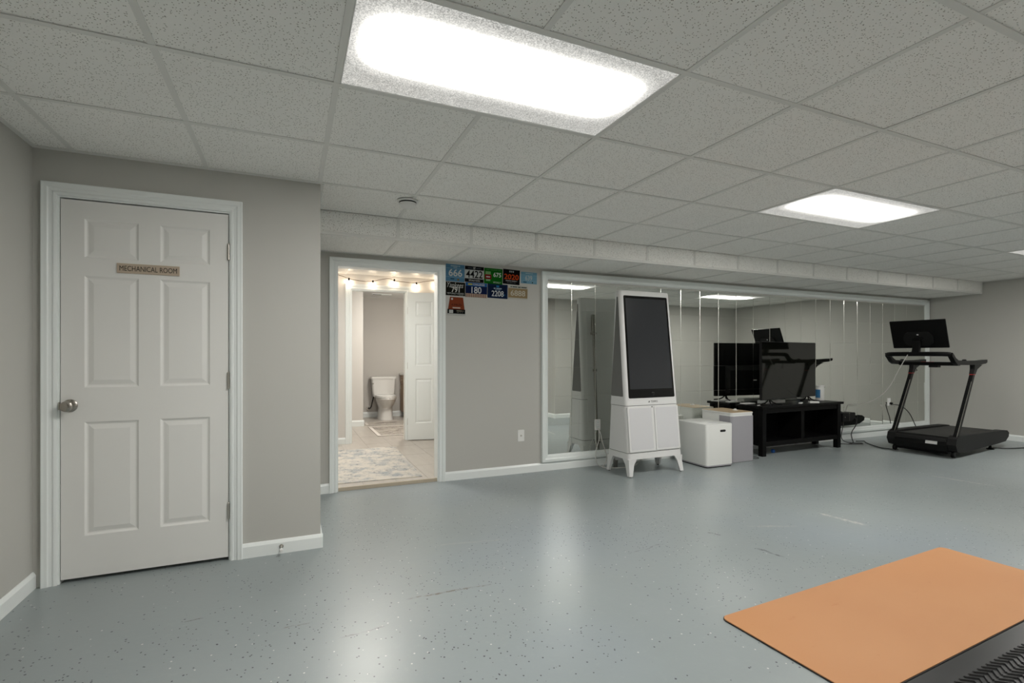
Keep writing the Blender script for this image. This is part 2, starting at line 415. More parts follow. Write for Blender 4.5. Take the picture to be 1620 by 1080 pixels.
# door stop on the baseboard
ds = empty('door_stop', (-.052, YM - .014, .045), label='small metal door stop screwed to the white baseboard', cat='door stop')
MB().lathe([(.013, 0), (.013, -.004), (.006, -.006), (.0055, -.055), (.007, -.056)], (0, 0, 0), 14, 'y').build('stem', M['hinge'], ds, smooth=True)
MB().lathe([(.008, -.055), (.010, -.058), (.010, -.068), (.007, -.071)], (0, 0, 0), 14, 'y').build('rubber_tip', M['plastic'], ds, smooth=True)

# ------------------------------------------------------------------ ceiling
X0, Y0, C = .1675, 2.068, .61
YS = Y0 + 3 * C                       # soffit face
ZS = 2.108                            # soffit underside
ceil = MB().prism([(XL - .1, YRR - .1), (XRC + .1, YRR - .1), (XRC + .1, YR - .1), (XR + .1, YR - .1), (XR + .1, YB + .1), (XL - .1, YB + .1)], XY, TOP + .001, TOP + .05).build('ceiling', M['tee'], **st)
LIGHTS = [(0, -1), (5, 0), (11, 0), (4, -6)]          # grid cells that hold a 2x4 light; last one added, unseen behind the camera
light_cells = {(i + k, j) for i, j in LIGHTS for k in (0, 1)}
tile_src = {}
def ceiling_tile(x0, x1, y0, y1):
    wx, wy = round(x1 - x0, 3), round(y1 - y0, 3)
    if wx < .02 or wy < .02: return
    key = (wx, wy)
    jit = random.uniform(-.0008, .0012)
    if key not in tile_src:
        tile_src[key] = box('tile', (0, wx, 0, wy, 0, .015), M['tile'], ceil, loc=(x0, y0, ZC + .004 + jit))
    else: inst(tile_src[key], ceil, (x0, y0, ZC + .004 + jit))
G = .003
def clipx(i): return max(X0 + i * C, XL), min(X0 + (i + 1) * C, XR)
for i in range(-3, 16):
    a, b = clipx(i)
    if b - a < .03: continue
    for j in range(-8, 3):
        c, d = Y0 + j * C, Y0 + (j + 1) * C
        if (i, j) in light_cells: continue
        ymin = YRR if b <= XRC + .01 else YR
        if a < XRC < b: ymin = YR if XRC - a < .3 else YRR
        ymax = YM if b <= XC + .03 else YS
        c2, d2 = max(c, ymin), min(d, ymax)
        a2, b2 = a, (min(b, XRC) if (ymin == YRR and c < YR) else b)
        if d2 - c2 < .03 or b2 - a2 < .03: continue
        ceiling_tile(a2 + G, b2 - G, c2 + G, d2 - G)
# tees: one object per run
def tee(name, b, dz=0.):
    x0, x1, y0, y1 = b
    o = MB().box(x0, x1, y0, y1, ZC + dz, ZC + .0035 + dz)
    if x1 - x0 > y1 - y0: ym = (y0 + y1) / 2; o.box(x0, x1, ym - .0015, ym + .0015, ZC + .0035, ZC + .035)
    else: xm = (x0 + x1) / 2; o.box(xm - .0015, xm + .0015, y0, y1, ZC + .0035, ZC + .035)
    return o.build(name, M['tee'], ceil)
H2 = .012
def spans(lo, hi, cuts):
    out = [(lo, hi)]
    for a, b in cuts:
        n = []
        for p, q in out:
            if b <= p or a >= q: n.append((p, q)); continue
            if a > p: n.append((p, a))
            if b < q: n.append((b, q))
        out = n
    return [s_ for s_ in out if s_[1] - s_[0] > .02]
for i in range(-2, 16):                       # runs along Y, cut where a light spans them
    x = X0 + i * C
    lo = YRR if x < XRC else YR
    hi = YM if x < XC - .02 else YS
    cuts = [(Y0 + j * C + H2, Y0 + (j + 1) * C - H2) for (li, j) in LIGHTS if li + 1 == i]
    for a, b in spans(lo, hi, cuts): tee('cross_tee', (x - H2, x + H2, a, b), .0007)
for j in range(-7, 3):                        # main runs along X
    y = Y0 + j * C
    hi = XR if y > YR else XRC
    hi_l = XL
    if y > YM - .02: hi_l = XC
    tee('main_tee', (hi_l, hi, y - H2, y + H2))
# wall angles
def angle(b): MB().box(*b, ZC - .0005, ZC + .0035).build('wall_angle', M['tee'], ceil)
angle((XL, XL + .022, YRR, YM)); angle((XL + .022, XC, YM - .022, YM)); angle((XR - .022, XR, YR, YS)); angle((XRC, XR - .022, YR, YR + .022)); angle((XC, XC + .022, YM, YS))
# soffit: vertical face and lowered strip along the mirror wall
sof = box('ceiling_soffit', (XC, XR, YS + .020, YB, ZS + .030, ZC + .08), M['tee'], kind='structure')
for i in range(0, 16):
    a, b = max(X0 + i * C, XC), min(X0 + (i + 1) * C, XR)
    box('face_tile', (a + .002, b - .002, YS + .004, YS + .019, ZS + .004, ZC + .003), M['tile'], sof)
    z = ZS + .004 + random.uniform(-.001, .001)
    box('soffit_tile', (a + .002, b - .002, YS + .006, YB - .006, z, z + .014), M['tile'], sof)
    x = X0 + i * C
    if i > 0:
        box('face_tee', (x - H2, x + H2, YS, YS + .0035, ZS + .015, ZC - .001), M['tee'], sof)
        box('soffit_tee', (x - H2, x + H2, YS + .016, YB - .02, ZS, ZS + .0035), M['tee'], sof)
MB().box(XC, XR, YS - .001, YS + .022, ZS - .001, ZS + .0025).box(XC, XR, YS - .001, YS + .0015, ZS + .0025, ZS + .022).build('corner_angle', M['tee'], sof)
MB().box(XC, XR, YB - .022, YB, ZS - .0005, ZS + .003).build('wall_angle', M['tee'], sof)
box('end_post', (XR - .035, XR - .001, YS - .002, YS + .003, ZS, ZC), M['tee'], sof)

# troffers
def troffer(i, j, label, group=None):
    cx, cy = X0 + (i + 1) * C, Y0 + (j + .5) * C
    t = empty('ceiling_light', (cx, cy, ZC), label=label, cat='light', group=group)
    hw, hd = .610 - .0125, .305 - .0125
    mb = MB()
    for a, b, c_, d_ in ((-hw, hw, -hd, -hd + .004), (-hw, hw, hd - .004, hd), (-hw, -hw + .004, -hd, hd), (hw - .004, hw, -hd, hd)): mb.box(a, b, c_, d_, .001, .09)
    mb.box(-hw, hw, -hd, hd, .09, .094)
    mb.build('housing', M['plastic'], t)
    n = MB()
    nx, ny = 8, 8
    vs = [[n.bm.verts.new((-hw + .004 + (2 * hw - .008) * a / nx, -hd + .004 + (2 * hd - .008) * b / ny, .003)) for b in range(ny + 1)] for a in range(nx + 1)]
    for a in range(nx):
        for b in range(ny): n.bm.faces.new([vs[a][b], vs[a][b + 1], vs[a + 1][b + 1], vs[a + 1][b]])
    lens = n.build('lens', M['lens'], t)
    for y in (-.12, .12): MB().lathe([(.0125, -.56), (.0125, .56)], (0, y, .05), 10, 'x').build('tube', M['plastic'], t, smooth=True)
    return t
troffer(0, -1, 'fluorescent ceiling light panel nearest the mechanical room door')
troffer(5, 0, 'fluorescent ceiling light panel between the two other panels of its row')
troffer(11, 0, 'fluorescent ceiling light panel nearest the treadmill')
troffer(4, -6, 'added unseen ceiling light panel brightening the room from behind the camera')

# smoke detector
sd = empty('smoke_detector', (.75, 3.43, ZC), label='round white smoke detector on the ceiling before the soffit', cat='smoke detector')
MB().lathe([(.072, 0), (.073, -.007), (.064, -.010)], n=32).build('base_ring', M['plastic'], sd, smooth=True)
MB().lathe([(.0595, -.009), (.0595, -.018)], n=32).build('vent_gap', M['black_gap'], sd, smooth=True)
MB().lathe([(.059, -.0175), (.056, -.034), (.044, -.044), (.012, -.047)], n=32).build('cover', M['plastic'], sd, smooth=True)

# ------------------------------------------------------------------ mirror wall
MX0, MX1, MZ0, MZ1 = 2.396, 9.345, .090, 2.078
mir = empty('wall_mirror', (0, YB, 0), label='long tiled mirror in a white frame along the back wall', cat='mirror')
# frame bars, moulded, mitred
prof = [(0, 0), (0, .030), (.008, .034), (.030, .034), (.042, .026), (.062, .022), (.074, .012), (.078, 0)]
def bar(p0, p1, n0, n1):
    mb = MB(); rings = []
    for (x, z), (sx, sz) in ((p0, n0), (p1, n1)): rings.append([(x + sx * d, -q, z + sz * d) for d, q in prof])
    mb.loft(rings); mb.build('frame_bar', M['frame'], mir)
bar((MX0, MZ0), (MX0, MZ1), (1, 1), (1, -1)); bar((MX0, MZ1), (MX1, MZ1), (1, -1), (-1, -1)); bar((MX1, MZ1), (MX1, MZ0), (-1, -1), (-1, 1)); bar((MX1, MZ0), (MX0, MZ0), (-1, 1), (1, 1))
# 12-inch mirror tiles with a small polished bevel
def mtile(w_, h_):
    mb = MB(); e = .0036; rings = []
    for ins, y in ((0, -.0030), (e, -.005)): rings.append([mb.bm.verts.new(q) for q in ((ins, y, 0), (w_ - ins, y, 0), (w_ - ins, y, h_), (ins, y, h_))])
    f = mb.bm.faces.new(rings[1])
    for i in range(4): mb.bm.faces.new([rings[0][i], rings[0][(i + 1) % 4], rings[1][(i + 1) % 4], rings[1][i]]).material_index = 1
    bk = [mb.bm.verts.new((x, -.0005, z)) for x, z in ((0, 0), (w_, 0), (w_, h_), (0, h_))]
    for i in range(4): mb.bm.faces.new([rings[0][i], rings[0][(i + 1) % 4], bk[(i + 1) % 4], bk[i]]).material_index = 1
    mb.bm.faces.new(bk)
    o = mb.build('mirror_tile', M['mirror'], mir); o.data.materials.append(M['mirror_edge']); return o
P_ = .3005; src = {}
xs = [MX0 + .070]; x = 2.463 - .0
nx = 0; x = MX0 + .064
rng = random.Random(3)
while x < MX1 - .075:
    w_ = min(P_, MX1 - .060 - x)
    for k in range(6):
        z = MZ0 + .078 + k * .3025
        key = round(w_, 3)
        loc = (x + .0006, 0, z + .0006)
        far = max(0., min(1.3, (x - 6.0) / 1.5))
        rot = (rng.gauss(0, R(.05 + .22 * far)), 0, rng.gauss(0, R(.05 + .22 * far)))
        if key not in src:
            src[key] = mtile(w_ - .0012, .3025 - .0012); src[key].location = loc; src[key].rotation_euler = rot
        else: inst(src[key], mir, loc, rot)
    x += P_
# ------------------------------------------------------------------ race bibs on the wall
def bib(name, x0, x1, z0, z1, col, label, tilt=0., trap=None):
    cx, cz = (x0 + x1) / 2, (z0 + z1) / 2; hw, hh = (x1 - x0) / 2 - .001, (z1 - z0) / 2 - .001
    mb = MB(); n = 6
    ring = []
    pts = trap or [(-hw, -hh), (hw, -hh), (hw, hh), (-hw, hh)]
    # slightly bowed paper: grid
    nx, nz = 6, 4; V = []
    for a in range(nx + 1):
        col_ = []
        for b_ in range(nz + 1):
            s_, t_ = a / nx, b_ / nz
            xb = pts[0][0] * (1 - s_) + pts[1][0] * s_; xt = pts[3][0] * (1 - s_) + pts[2][0] * s_
            zz = pts[0][1] * (1 - t_) + pts[3][1] * t_
            col_.append(((xb * (1 - t_) + xt * t_), zz))
        V.append(col_)
    F = [[mb.bm.verts.new((x, -.0030, z)) for x, z in c_] for c_ in V]; K = [[mb.bm.verts.new((x, -.0005, z)) for x, z in c_] for c_ in V]
    for a in range(nx):
        for b_ in range(nz):
            mb.bm.faces.new([F[a][b_], F[a + 1][b_], F[a + 1][b_ + 1], F[a][b_ + 1]]); mb.bm.faces.new([K[a][b_], K[a][b_ + 1], K[a + 1][b_ + 1], K[a + 1][b_]])
    for a in range(nx):
        for b_ in (0, nz): mb.bm.faces.new([F[a][b_], F[a + 1][b_], K[a + 1][b_], K[a][b_]])
    for b_ in range(nz):
        for a in (0, nx): mb.bm.faces.new([F[a][b_], F[a][b_ + 1], K[a][b_ + 1], K[a][b_]])
    o = mb.build('race_bib', ink(col), label=label, cat='race bib', group='race bibs taped up beside the doorway', loc=(cx, YB, cz))
    o.rotation_euler = (0, R(tilt), 0); o['w'] = hw; o['h'] = hh
    return o
INK = {}
def ink(c):
    if c not in INK: INK[c] = pmat('print ' + str(len(INK)), tuple(x * .72 for x in lin(c)[:3]), .75, spec=.1)
    return INK[c]
def band(o, name, u0, u1, v0, v1, col, lift=.0004):
    """a printed field on a bib: u, v run -1..1 over its width and height"""
    hw, hh = o['w'], o['h']
    return box(name, (u0 * hw, u1 * hw, -.0030 - lift, -.0028, v0 * hh, v1 * hh), ink(col), o)
def bt(o, name, body, u, v, wu, hv, col, bold=.01, shear=0., lift=.0008):
    return text(name, body, ink(col), o, u * o['w'], v * o['h'], wu * 2 * o['w'], hv * 2 * o['h'], -.0030 - lift, bold, shear)
def fine_print(o, name, u, v, wu, hv, col, words=(3, 5, 4)):
    tot = sum(words) + .8 * (len(words) - 1); x = u - wu
    for n_ in words:
        ln = 2 * wu * n_ / tot; band(o, name, x, x + ln, v - hv, v + hv, col, .0007); x += ln + 2 * wu * .8 / tot
WH = '#d8dad6'
b = bib('race_bib', 1.365, 1.556, 1.916, 2.084, '#5d8cab', 'sky blue race bib numbered 666 with white numerals', 1)
band(b, 'stripe', -1, 1, .50, .53, '#9fc0d2'); band(b, 'stripe', -1, 1, -.50, -.47, '#9fc0d2')
fine_print(b, 'headline', 0, .80, .50, .06, '#a9c2cf', (9, 2)); fine_print(b, 'headline', 0, .62, .20, .04, '#a9c2cf', (4,))
bt(b, 'number', '666', .02, .02, .72, .42, WH, .015); fine_print(b, 'footer', -.30, -.70, .20, .06, '#2b4a60', (5,)); band(b, 'badge', .22, .42, -.85, -.65, '#8a6a2a')
b = bib('race_bib', 1.558, 1.756, 1.920, 2.078, '#c7cac8', 'white race bib numbered 4422 with black bands', 1)
band(b, 'band', -1, 1, .55, 1, '#0d0f14'); band(b, 'band', -1, 1, -1, -.56, '#0d0f14')
bt(b, 'headline', 'NY', 0, .76, .12, .15, WH, .02); fine_print(b, 'headline', -.45, .76, .26, .045, '#5d6367', (7,)); fine_print(b, 'headline', .45, .76, .26, .045, '#5d6367', (7,))
bt(b, 'number', '4422', -.0, .0, .88, .46, '#0b0c10', .012); bt(b, 'footer', 'VIRTUALLY UNITED', 0, -.78, .60, .10, WH, .01)
b = bib('race_bib', 1.759, 1.958, 1.915, 2.072, '#0e6a16', 'green race bib numbered 675 with a red badge', 1)
fine_print(b, 'headline', .0, .80, .80, .05, '#4f8a4c', (4, 8, 3)); band(b, 'badge', -.92, -.22, -.42, .18, '#7e1518'); band(b, 'badge', -.86, -.30, .18, .58, '#7fae74'); band(b, 'badge', -.80, -.34, -.66, -.42, '#8db58a')
band(b, 'badge_print', -.78, -.36, -.20, -.06, WH, .0009)
bt(b, 'number', '675', .42, .20, .42, .29, '#e8eee6', .012); bt(b, 'footer', 'VIRTUALLY', .40, -.78, .42, .10, '#d5e4cf', .0, .3)
b = bib('race_bib', 1.962, 2.150, 1.922, 2.074, '#07080a', 'black race bib numbered 2020 in orange numerals', 2)
fine_print(b, 'headline', .0, .72, .26, .11, '#b9bbba', (1, 1, 1)); bt(b, 'number', '2020', .0, .0, .86, .36, '#e0561f', .012); fine_print(b, 'footer', 0, -.54, .68, .05, '#a9abab', (8, 6, 1)); fine_print(b, 'footer', 0, -.76, .50, .03, '#7a7c7d', (2, 3, 1, 2))
b = bib('race_bib', 2.162, 2.346, 1.940, 2.060, '#7fb0c9', 'pale blue race bib numbered 639 next to the mirror frame', 1)
band(b, 'stripe', -1, 1, .44, .48, '#a9cbda'); band(b, 'stripe', -1, 1, -.58, -.54, '#a9cbda')
fine_print(b, 'headline', .0, .78, .44, .06, '#bfd7e0', (9, 2)); bt(b, 'number', '639', -.04, -.02, .44, .44, '#cdd6d6', .02); fine_print(b, 'footer', -.5, -.76, .2, .08, '#2d5a74', (5,)); band(b, 'badge', .38, .52, -.88, -.66, '#39463c')
b = bib('race_bib', 1.365, 1.562, 1.780, 1.913, '#15160f', 'black race bib numbered 791 with white script above', 1)
bt(b, 'headline', 'Yankees', -.02, .56, .84, .38, WH, .0, .35); bt(b, 'number', '791', .0, -.12, .42, .40, '#e6e6e0', .02); bt(b, 'footer', 'VIRTUALLY UNITED', .0, -.68, .88, .11, WH, .0); fine_print(b, 'footer', .6, -.90, .24, .035, '#98988f', (5,))
b = bib('race_bib', 1.565, 1.792, 1.772, 1.918, '#0d1f49', 'navy race bib numbered 180 with a row of ball stripes', 1)
band(b, 'band', -1, 1, .52, 1, '#2e66a5'); fine_print(b, 'headline', -.58, .76, .20, .10, '#c9c04a', (4,)); bt(b, 'headline', 'CHALLENGE', .22, .76, .54, .13, WH, .02)
bt(b, 'number', '180', .0, .0, .46, .44, '#e9ebee', .01); band(b, 'band', -1, 1, -1, -.50, '#c9b7a6')
for k in range(12): band(b, 'stripe', -.96 + k * .163, -.90 + k * .163, -.98, -.52, '#6f3125', .0008)
b = bib('race_bib', 1.795, 2.014, 1.774, 1.918, '#0b1d3d', 'dark navy race bib numbered 2208 with light blue crest', 1)
band(b, 'border', -.90, .90, .84, .88, '#1f3f68'); band(b, 'border', -.90, .90, -.88, -.84, '#1f3f68'); band(b, 'border', -.92, -.89, -.86, .86, '#1f3f68'); band(b, 'border', .89, .92, -.86, .86, '#1f3f68')
band(b, 'crest', -.14, .14, .56, .80, '#2f7fb4'); fine_print(b, 'headline', .0, .38, .40, .08, '#a9bccb', (2, 6)); fine_print(b, 'headline', .0, .17, .26, .04, '#8fa6b8', (4, 4)); bt(b, 'number', '2208', .0, -.34, .60, .40, '#e6eaec', .01); band(b, 'crest', .60, .76, -.62, -.36, '#24577e')
b = bib('race_bib', 2.020, 2.238, 1.774, 1.916, '#a8926d', 'tan race bib numbered 6888 with white top band', 1)
band(b, 'band', -1, 1, .58, 1, '#d2d1c7'); band(b, 'band', -1, 1, -1, -.80, '#d2d1c7'); fine_print(b, 'headline', .06, .77, .84, .07, '#3c4a43', (2, 7, 4, 8)); bt(b, 'number', '6888', .0, -.12, .76, .40, '#dcd6c6', .01)
b = bib('race_bib', 1.380, 1.566, 1.588, 1.768, '#8c4328', 'brown trapezoid race tag with black and white foot', 1, [(-.092, -.089), (.092, -.089), (.066, .089), (-.066, .089)])
band(b, 'band', -.97, .97, -.80, -.32, '#08090a'); band(b, 'band', -1, 1, -1, -.80, '#c9cac6'); bt(b, 'headline', '4 MILES', .0, .18, .56, .10, '#2a1a16', .0); fine_print(b, 'headline', .0, -.16, .42, .06, '#d8c9bb', (8,)); band(b, 'crest', -.80, -.36, -.76, -.40, '#c9cac6', .0007); fine_print(b, 'footer', .40, -.48, .38, .05, '#8f8a76', (6, 1)); fine_print(b, 'footer', .40, -.66, .34, .03, '#6a6a66', (2, 1, 1))
MB().lathe([(.010, -.0040), (.010, -.0030)], (-.046, 0, .070), 14, 'y').build('punch_hole', ink('#d8dad6'), b)

# ------------------------------------------------------------------ outlets
def outlet(name, x, z, y, label, duplex=True):
    o = empty('wall_outlet', (x, y, z), label=label, cat='outlet')
    MB().prism(rrect(-.036, .036, -.058, .058, .006, 3), XZ, -.006, 0).build('cover_plate', M['plastic'], o)
    if duplex:
        for s_ in (-1, 1):
            MB().prism(rrect(-.017, .017, s_ * .024 - .014, s_ * .024 + .014, .009, 4), XZ, -.009, -.0055).build('socket', M['trim'], o)
            MB().box(-.008, -.006, -.0095, -.0088, s_ * .024 - .002, s_ * .024 + .008).box(.006, .008, -.0095, -.0088, s_ * .024 - .002, s_ * .024 + .008).build('slot', M['black_gap'], o)
    else:
        MB().lathe([(.009, -.006), (.009, -.011), (.005, -.012), (0, -.012)], n=16, axis='y').build('jack', M['hinge'], o, smooth=True)
    return o
outlet('wall_outlet', 2.163, .385, YB, 'white wall jack plate below the race bibs', False)
outlet('wall_outlet', 3.088, .445, YB - .0055, 'white outlet mounted on the mirror beside the tall screen cabinet')
outlet('wall_outlet', 8.32, .50, YB - .0055, 'white outlet mounted on the mirror behind the treadmill')

# ------------------------------------------------------------------ tall fitness screen cabinet
fc_ = empty('fitness_cabinet', (3.400, 4.165, 0), R(1), label='tall white A-shaped fitness cabinet with black touch screen', cat='fitness mirror')
HT = 1.872
def fprof(z):
    t = z / HT
    return (.347 - .020 * t, -.192 + .187 * t, .187 - .107 * t)     # half width, front y, back y
def fring(z, r=.035, ins=0.):
    hw, yf, yb = fprof(z); r = min(r, (yb - yf) / 2 - .004)
    return [(x, y, z) for x, y in rrect(-hw + ins, hw - ins, yf + ins, yb - ins, r, 4)]
MB().loft([fring(.700), fring(1.2), fring(1.855), fring(1.866, .033, .003), fring(HT, .026, .010)]).build('upper_housing', M['console'], fc_, smooth=True)
MB().loft([fring(.235, .035, .003), fring(.694, .035, .003)]).build('lower_cabinet', M['console'], fc_, smooth=True)
MB().loft([fring(.692, .03, .008), fring(.702, .03, .008)]).build('seam', M['slot'], fc_)
MB().loft([fring(.170), fring(.229)]).build('base', M['console'], fc_, smooth=True)
MB().loft([fring(.227, .03, .008), fring(.237, .03, .008)]).build('seam', M['slot'], fc_)
for sx in (-1, 1):
    for sy in (0, 1):
        hw, yf, yb = fprof(.172); hw0, yf0, yb0 = fprof(0)
        yo, yo0, d = (yf, yf0, 1) if sy == 0 else (yb, yb0, -1)
        X = lambda a: sx * a
        top = [(X(hw), yo), (X(hw - .105), yo), (X(hw - .105), yo + d * .030), (X(hw - .030), yo + d * .100), (X(hw), yo + d * .100)]
        mid = [(X(hw - .004), yo), (X(hw - .068), yo), (X(hw - .062), yo + d * .03), (X(hw - .030), yo + d * .062), (X(hw - .004), yo + d * .062)]
        bot = [(X(hw0), yo0), (X(hw0 - .040), yo0), (X(hw0 - .036), yo0 + d * .025), (X(hw0 - .025), yo0 + d * .038), (X(hw0), yo0 + d * .038)]
        MB().loft([[(x, y, .008) for x, y in bot], [(x, y + (0), .120) for x, y in mid], [(x, y, .172) for x, y in top]]).build('leg', M['console'], fc_)
        MB().lathe([(.011, 0), (.011, .009)], (X(hw0 - .02), yo0 + d * .018, 0), 12).build('foot_pad', M['black'], fc_)
# front-plane frame: pieces lie on the leaning front
def onfront(u, z, out): hw, yf, yb = fprof(z); return (u, yf - out, z)
def frontpiece(name, u0, u1, z0, z1, mat, out, rad=0.012, parent=fc_, u0t=None, u1t=None, base=-.006):
    pl = rrect(u0, u1, z0, z1, rad, 3) if rad else [(u1, z1), (u0, z1), (u0, z0), (u1, z0)]
    if u0t is not None:
        pl = [((u0 + (u - u0) / (u1 - u0) * (u1 - u0)) * (1 - (z - z0) / (z1 - z0)) + (u0t + (u - u0) / (u1 - u0) * (u1t - u0t)) * (z - z0) / (z1 - z0), z) for u, z in pl]
    return MB().prism(pl, lambda u, v, t: onfront(u, v, t), base, out).build(name, mat, parent)
scr = frontpiece('screen_bezel', -.298, .298, .772, 1.818, M['gloss_black'], .0015, .014, u0t=-.285, u1t=.285)
frontpiece('display', -.274, .274, .862, 1.792, M['display2'], .0022, 0, parent=scr, u0t=-.262, u1t=.262, base=.001)
MB().lathe([(.020, -.002), (.022, -.004), (.016, -.008), (0, -.009)], onfront(.01, .808, 0), 20, 'y').build('camera_eye', M['gloss_black'], scr, smooth=True)
lg = text('lettering', 'TEMPO', M['sign_ink'], fc_, .022, .733, .088, .021, fprof(.733)[1] - .0005, .0)
lg.rotation_euler = (R(-5.7), 0, 0)
MB().hexa([onfront(-.052 + dx, .722 + dz, o_) for o_ in (.0, .0012) for dx, dz in ((0, 0), (.016, .003), (.020, .020), (.003, .017))]).build('emblem', M['slot'], fc_)
for u0, u1 in ((-.326, -.004), (.012, .326)):
    dr = frontpiece('cabinet_door', u0, u1, .243, .687, M['console'], .005, .010)
    frontpiece('fabric_panel', u0 + .020, u1 - .020, .262, .672, M['fabric'], .0062, .010, parent=dr, base=.003)
MB().lathe([(.006, -.003), (.006, -.006)], onfront(-.018, .680, .004), 10, 'y').build('door_latch', M['charcoal'], fc_)
for sx in (-1, 1):                                            # mesh slots in both sides
    pl = [(.020, 1.800), (.030, 1.806), (.040, 1.800), (.118, .800), (.110, .788), (-.072, .788), (-.078, .800)]
    MB().prism(pl, lambda u, v, t: (sx * (fprof(v)[0] + t), u, v), -.004, .0012).build('side_slot', M['slot'], fc_)
    MB().prism([(-.105, .262), (.080, .262), (.080, .672), (-.090, .672)], lambda u, v, t: (sx * (fprof(v)[0] - .003 + t), u, v), -.003, .0018).build('side_fabric', M['console'], fc_)
MB().prism([(-.27, .30), (.27, .30), (.25, 1.76), (-.25, 1.76)], lambda u, v, t: (u, fprof(v)[2] + t, v), -.004, .0015).build('back_panel', M['console'], fc_)
MB().box(-.25, .25, .150, .180, .100, .172, bev=.008).build('rear_bar', M['console'], fc_)
# barbell leaning on the back of the cabinet
bb_ = empty('barbell', (3.205, 4.405, 0), 0, label='steel barbell standing upright behind the white fitness cabinet', cat='barbell')
MB().lathe([(.014, .20), (.014, 1.47)], n=16).build('shaft', M['bar_steel'], bb_, smooth=True)
for a, b_ in ((.0, .215), (1.46, 1.675)): MB().lathe([(.022, a), (.0245, a + .005), (.0245, b_ - .005), (.022, b_)], n=20).build('sleeve', M['bar_steel'], bb_, smooth=True)
for a in (.205, 1.445): MB().lathe([(.026, a), (.036, a + .004), (.036, a + .024), (.026, a + .028)], n=20).build('collar', M['bar_steel'], bb_, smooth=True)
MB().lathe([(.014, 1.02), (.024, 1.022), (.024, 1.05), (.014, 1.052)], n=16).build('clip', M['bar_steel'], bb_, smooth=True)

bb_.rotation_euler = (R(3.4), 0, 0)
def cord(name, pts, r, mat, owner, n=7, sm=2):
    o = MB().tube(pts, r, n, sm).build(name, mat, smooth=True)
    o.parent = owner; bpy.context.view_layer.update(); o.matrix_parent_inverse = owner.matrix_world.inverted()
    return o
cord('power_cord', [(3.088, YB - .016, .42), (3.09, YB - .06, .36), (3.10, YB - .075, .28), (3.13, YB - .075, .20), (3.16, YB - .09, .10), (3.12, YB - .11, .03), (3.05, YB - .12, .008), (3.10, YB - .18, .006), (3.28, YB - .24, .006), (3.42, YB - .22, .006), (3.55, YB - .20, .08)], .004, M['cord_white'], fc_)
cord('power_cord', [(3.095, YB - .016, .40), (3.08, YB - .06, .30), (3.02, YB - .075, .18), (3.01, YB - .085, .09), (3.03, YB - .10, .02), (3.10, YB - .12, .010)], .0035, M['cord_white'], fc_)

# ------------------------------------------------------------------ white storage box
wb = empty('storage_box', (4.255, 4.205, 0), R(-1), label='white steel storage box with oval handle slot', cat='box')
def rbox(name, hx, hy, z0, z1, r, mat, parent, top=.012):
    rg = lambda z, ins: [(x, y, z) for x, y in rrect(-hx + ins, hx - ins, -hy + ins, hy - ins, max(r - ins, .004), 5)]
    return MB().loft([rg(z0, 0), rg(z1 - top, 0), rg(z1 - top * .3, top * .3), rg(z1, top)]).build(name, mat, parent, smooth=True)
rbox('body', .188, .235, .026, .466, .032, M['box_white'], wb)
rbox('plinth', .187, .234, .012, .026, .031, M['grey_fabric'], wb, .001)
rbox('foot', .180, .228, .0, .013, .028, M['black'], wb, .001)
MB().prism(rrect(.000, .078, .378, .402, .0118, 6), XZ, -.2365, -.222).build('handle_slot', M['black_gap'], wb)
MB().prism(rrect(-.060, .060, -.150, -.100, .02, 5), XY, .4655, .467).build('lid_grip', M['fabric'], wb)

# ------------------------------------------------------------------ grey fabric speaker / purifier
gs = empty('air_purifier', (4.69, 4.285, 0), R(0), label='tall white appliance with grey fabric front and pale wood top', cat='appliance')
rbox('body', .168, .225, .004, .548, .030, M['box_white'], gs, .002)
rg = [(-.170, -.05)] + [(-.170, -.197)] + [(-.170 + .030 - .030 * math.cos(R(a)), -.197 - .030 * math.sin(R(a))) for a in (18, 36, 54, 72, 90)] + [(.170 - .012, -.227), (.170, -.215), (.164, -.205), (-.13, -.205), (-.150, -.190), (-.160, -.05)]
MB().prism(rg, XY, .006, .520).build('fabric_wrap', M['grey_fabric'], gs)
rbox('rim', .172, .229, .546, .560, .032, M['box_white'], gs, .003)
MB().prism(rrect(-.166, .166, -.223, .223, .028, 5), XY, .560, .564).build('wood_top', M['woodtop'], gs)
MB().lathe([(.030, .564), (.030, .568), (.016, .572), (.014, .582), (0, .583)], (.08, -.05, 0), 20).build('dial', M['plastic'], gs, smooth=True)
cord('power_cord', [(4.86, 4.22, .02), (4.92, 4.13, .006), (5.02, 4.10, .006), (5.05, 4.20, .006), (4.95, 4.25, .006)], .0035, M['cord_black'], gs)

# ------------------------------------------------------------------ black tv stand
ts = empty('tv_stand', (5.87, 4.355, 0), R(1), label='low black wooden stand with two open bays', cat='tv stand')
BW = M['blackwood']
box('top', (-.765, .765, -.195, .185, .570, .600), BW, ts, bev=.004)
for sx in (-1, 1):
    for sy, y0, y1 in ((0, -.175, -.115), (1, .115, .170)): box('leg', (min(sx * .735, sx * .670), max(sx * .735, sx * .670), y0, y1, 0, .570), BW, ts, bev=.003)
    box('side_panel', (min(sx * .725, sx * .700), max(sx * .725, sx * .700), -.115, .115, .120, .570), BW, ts)
box('top_rail', (-.670, .670, -.165, -.135, .510, .570), BW, ts, bev=.002)
box('bottom_rail', (-.670, .670, -.170, -.135, .115, .170), BW, ts, bev=.003)
box('divider', (-.030, .030, -.165, .150, .170, .510), BW, ts, bev=.002)
box('bottom_shelf', (-.700, .700, -.135, .150, .140, .162), BW, ts)
box('back_panel', (-.700, .700, .150, .158, .140, .570), BW, ts)
for k in range(5): MB().lathe([(.003, -.031), (.003, -.0301)], (0, -.10, .28 + k * .032), 8, 'x').build('shelf_pin', M['steel'], ts)
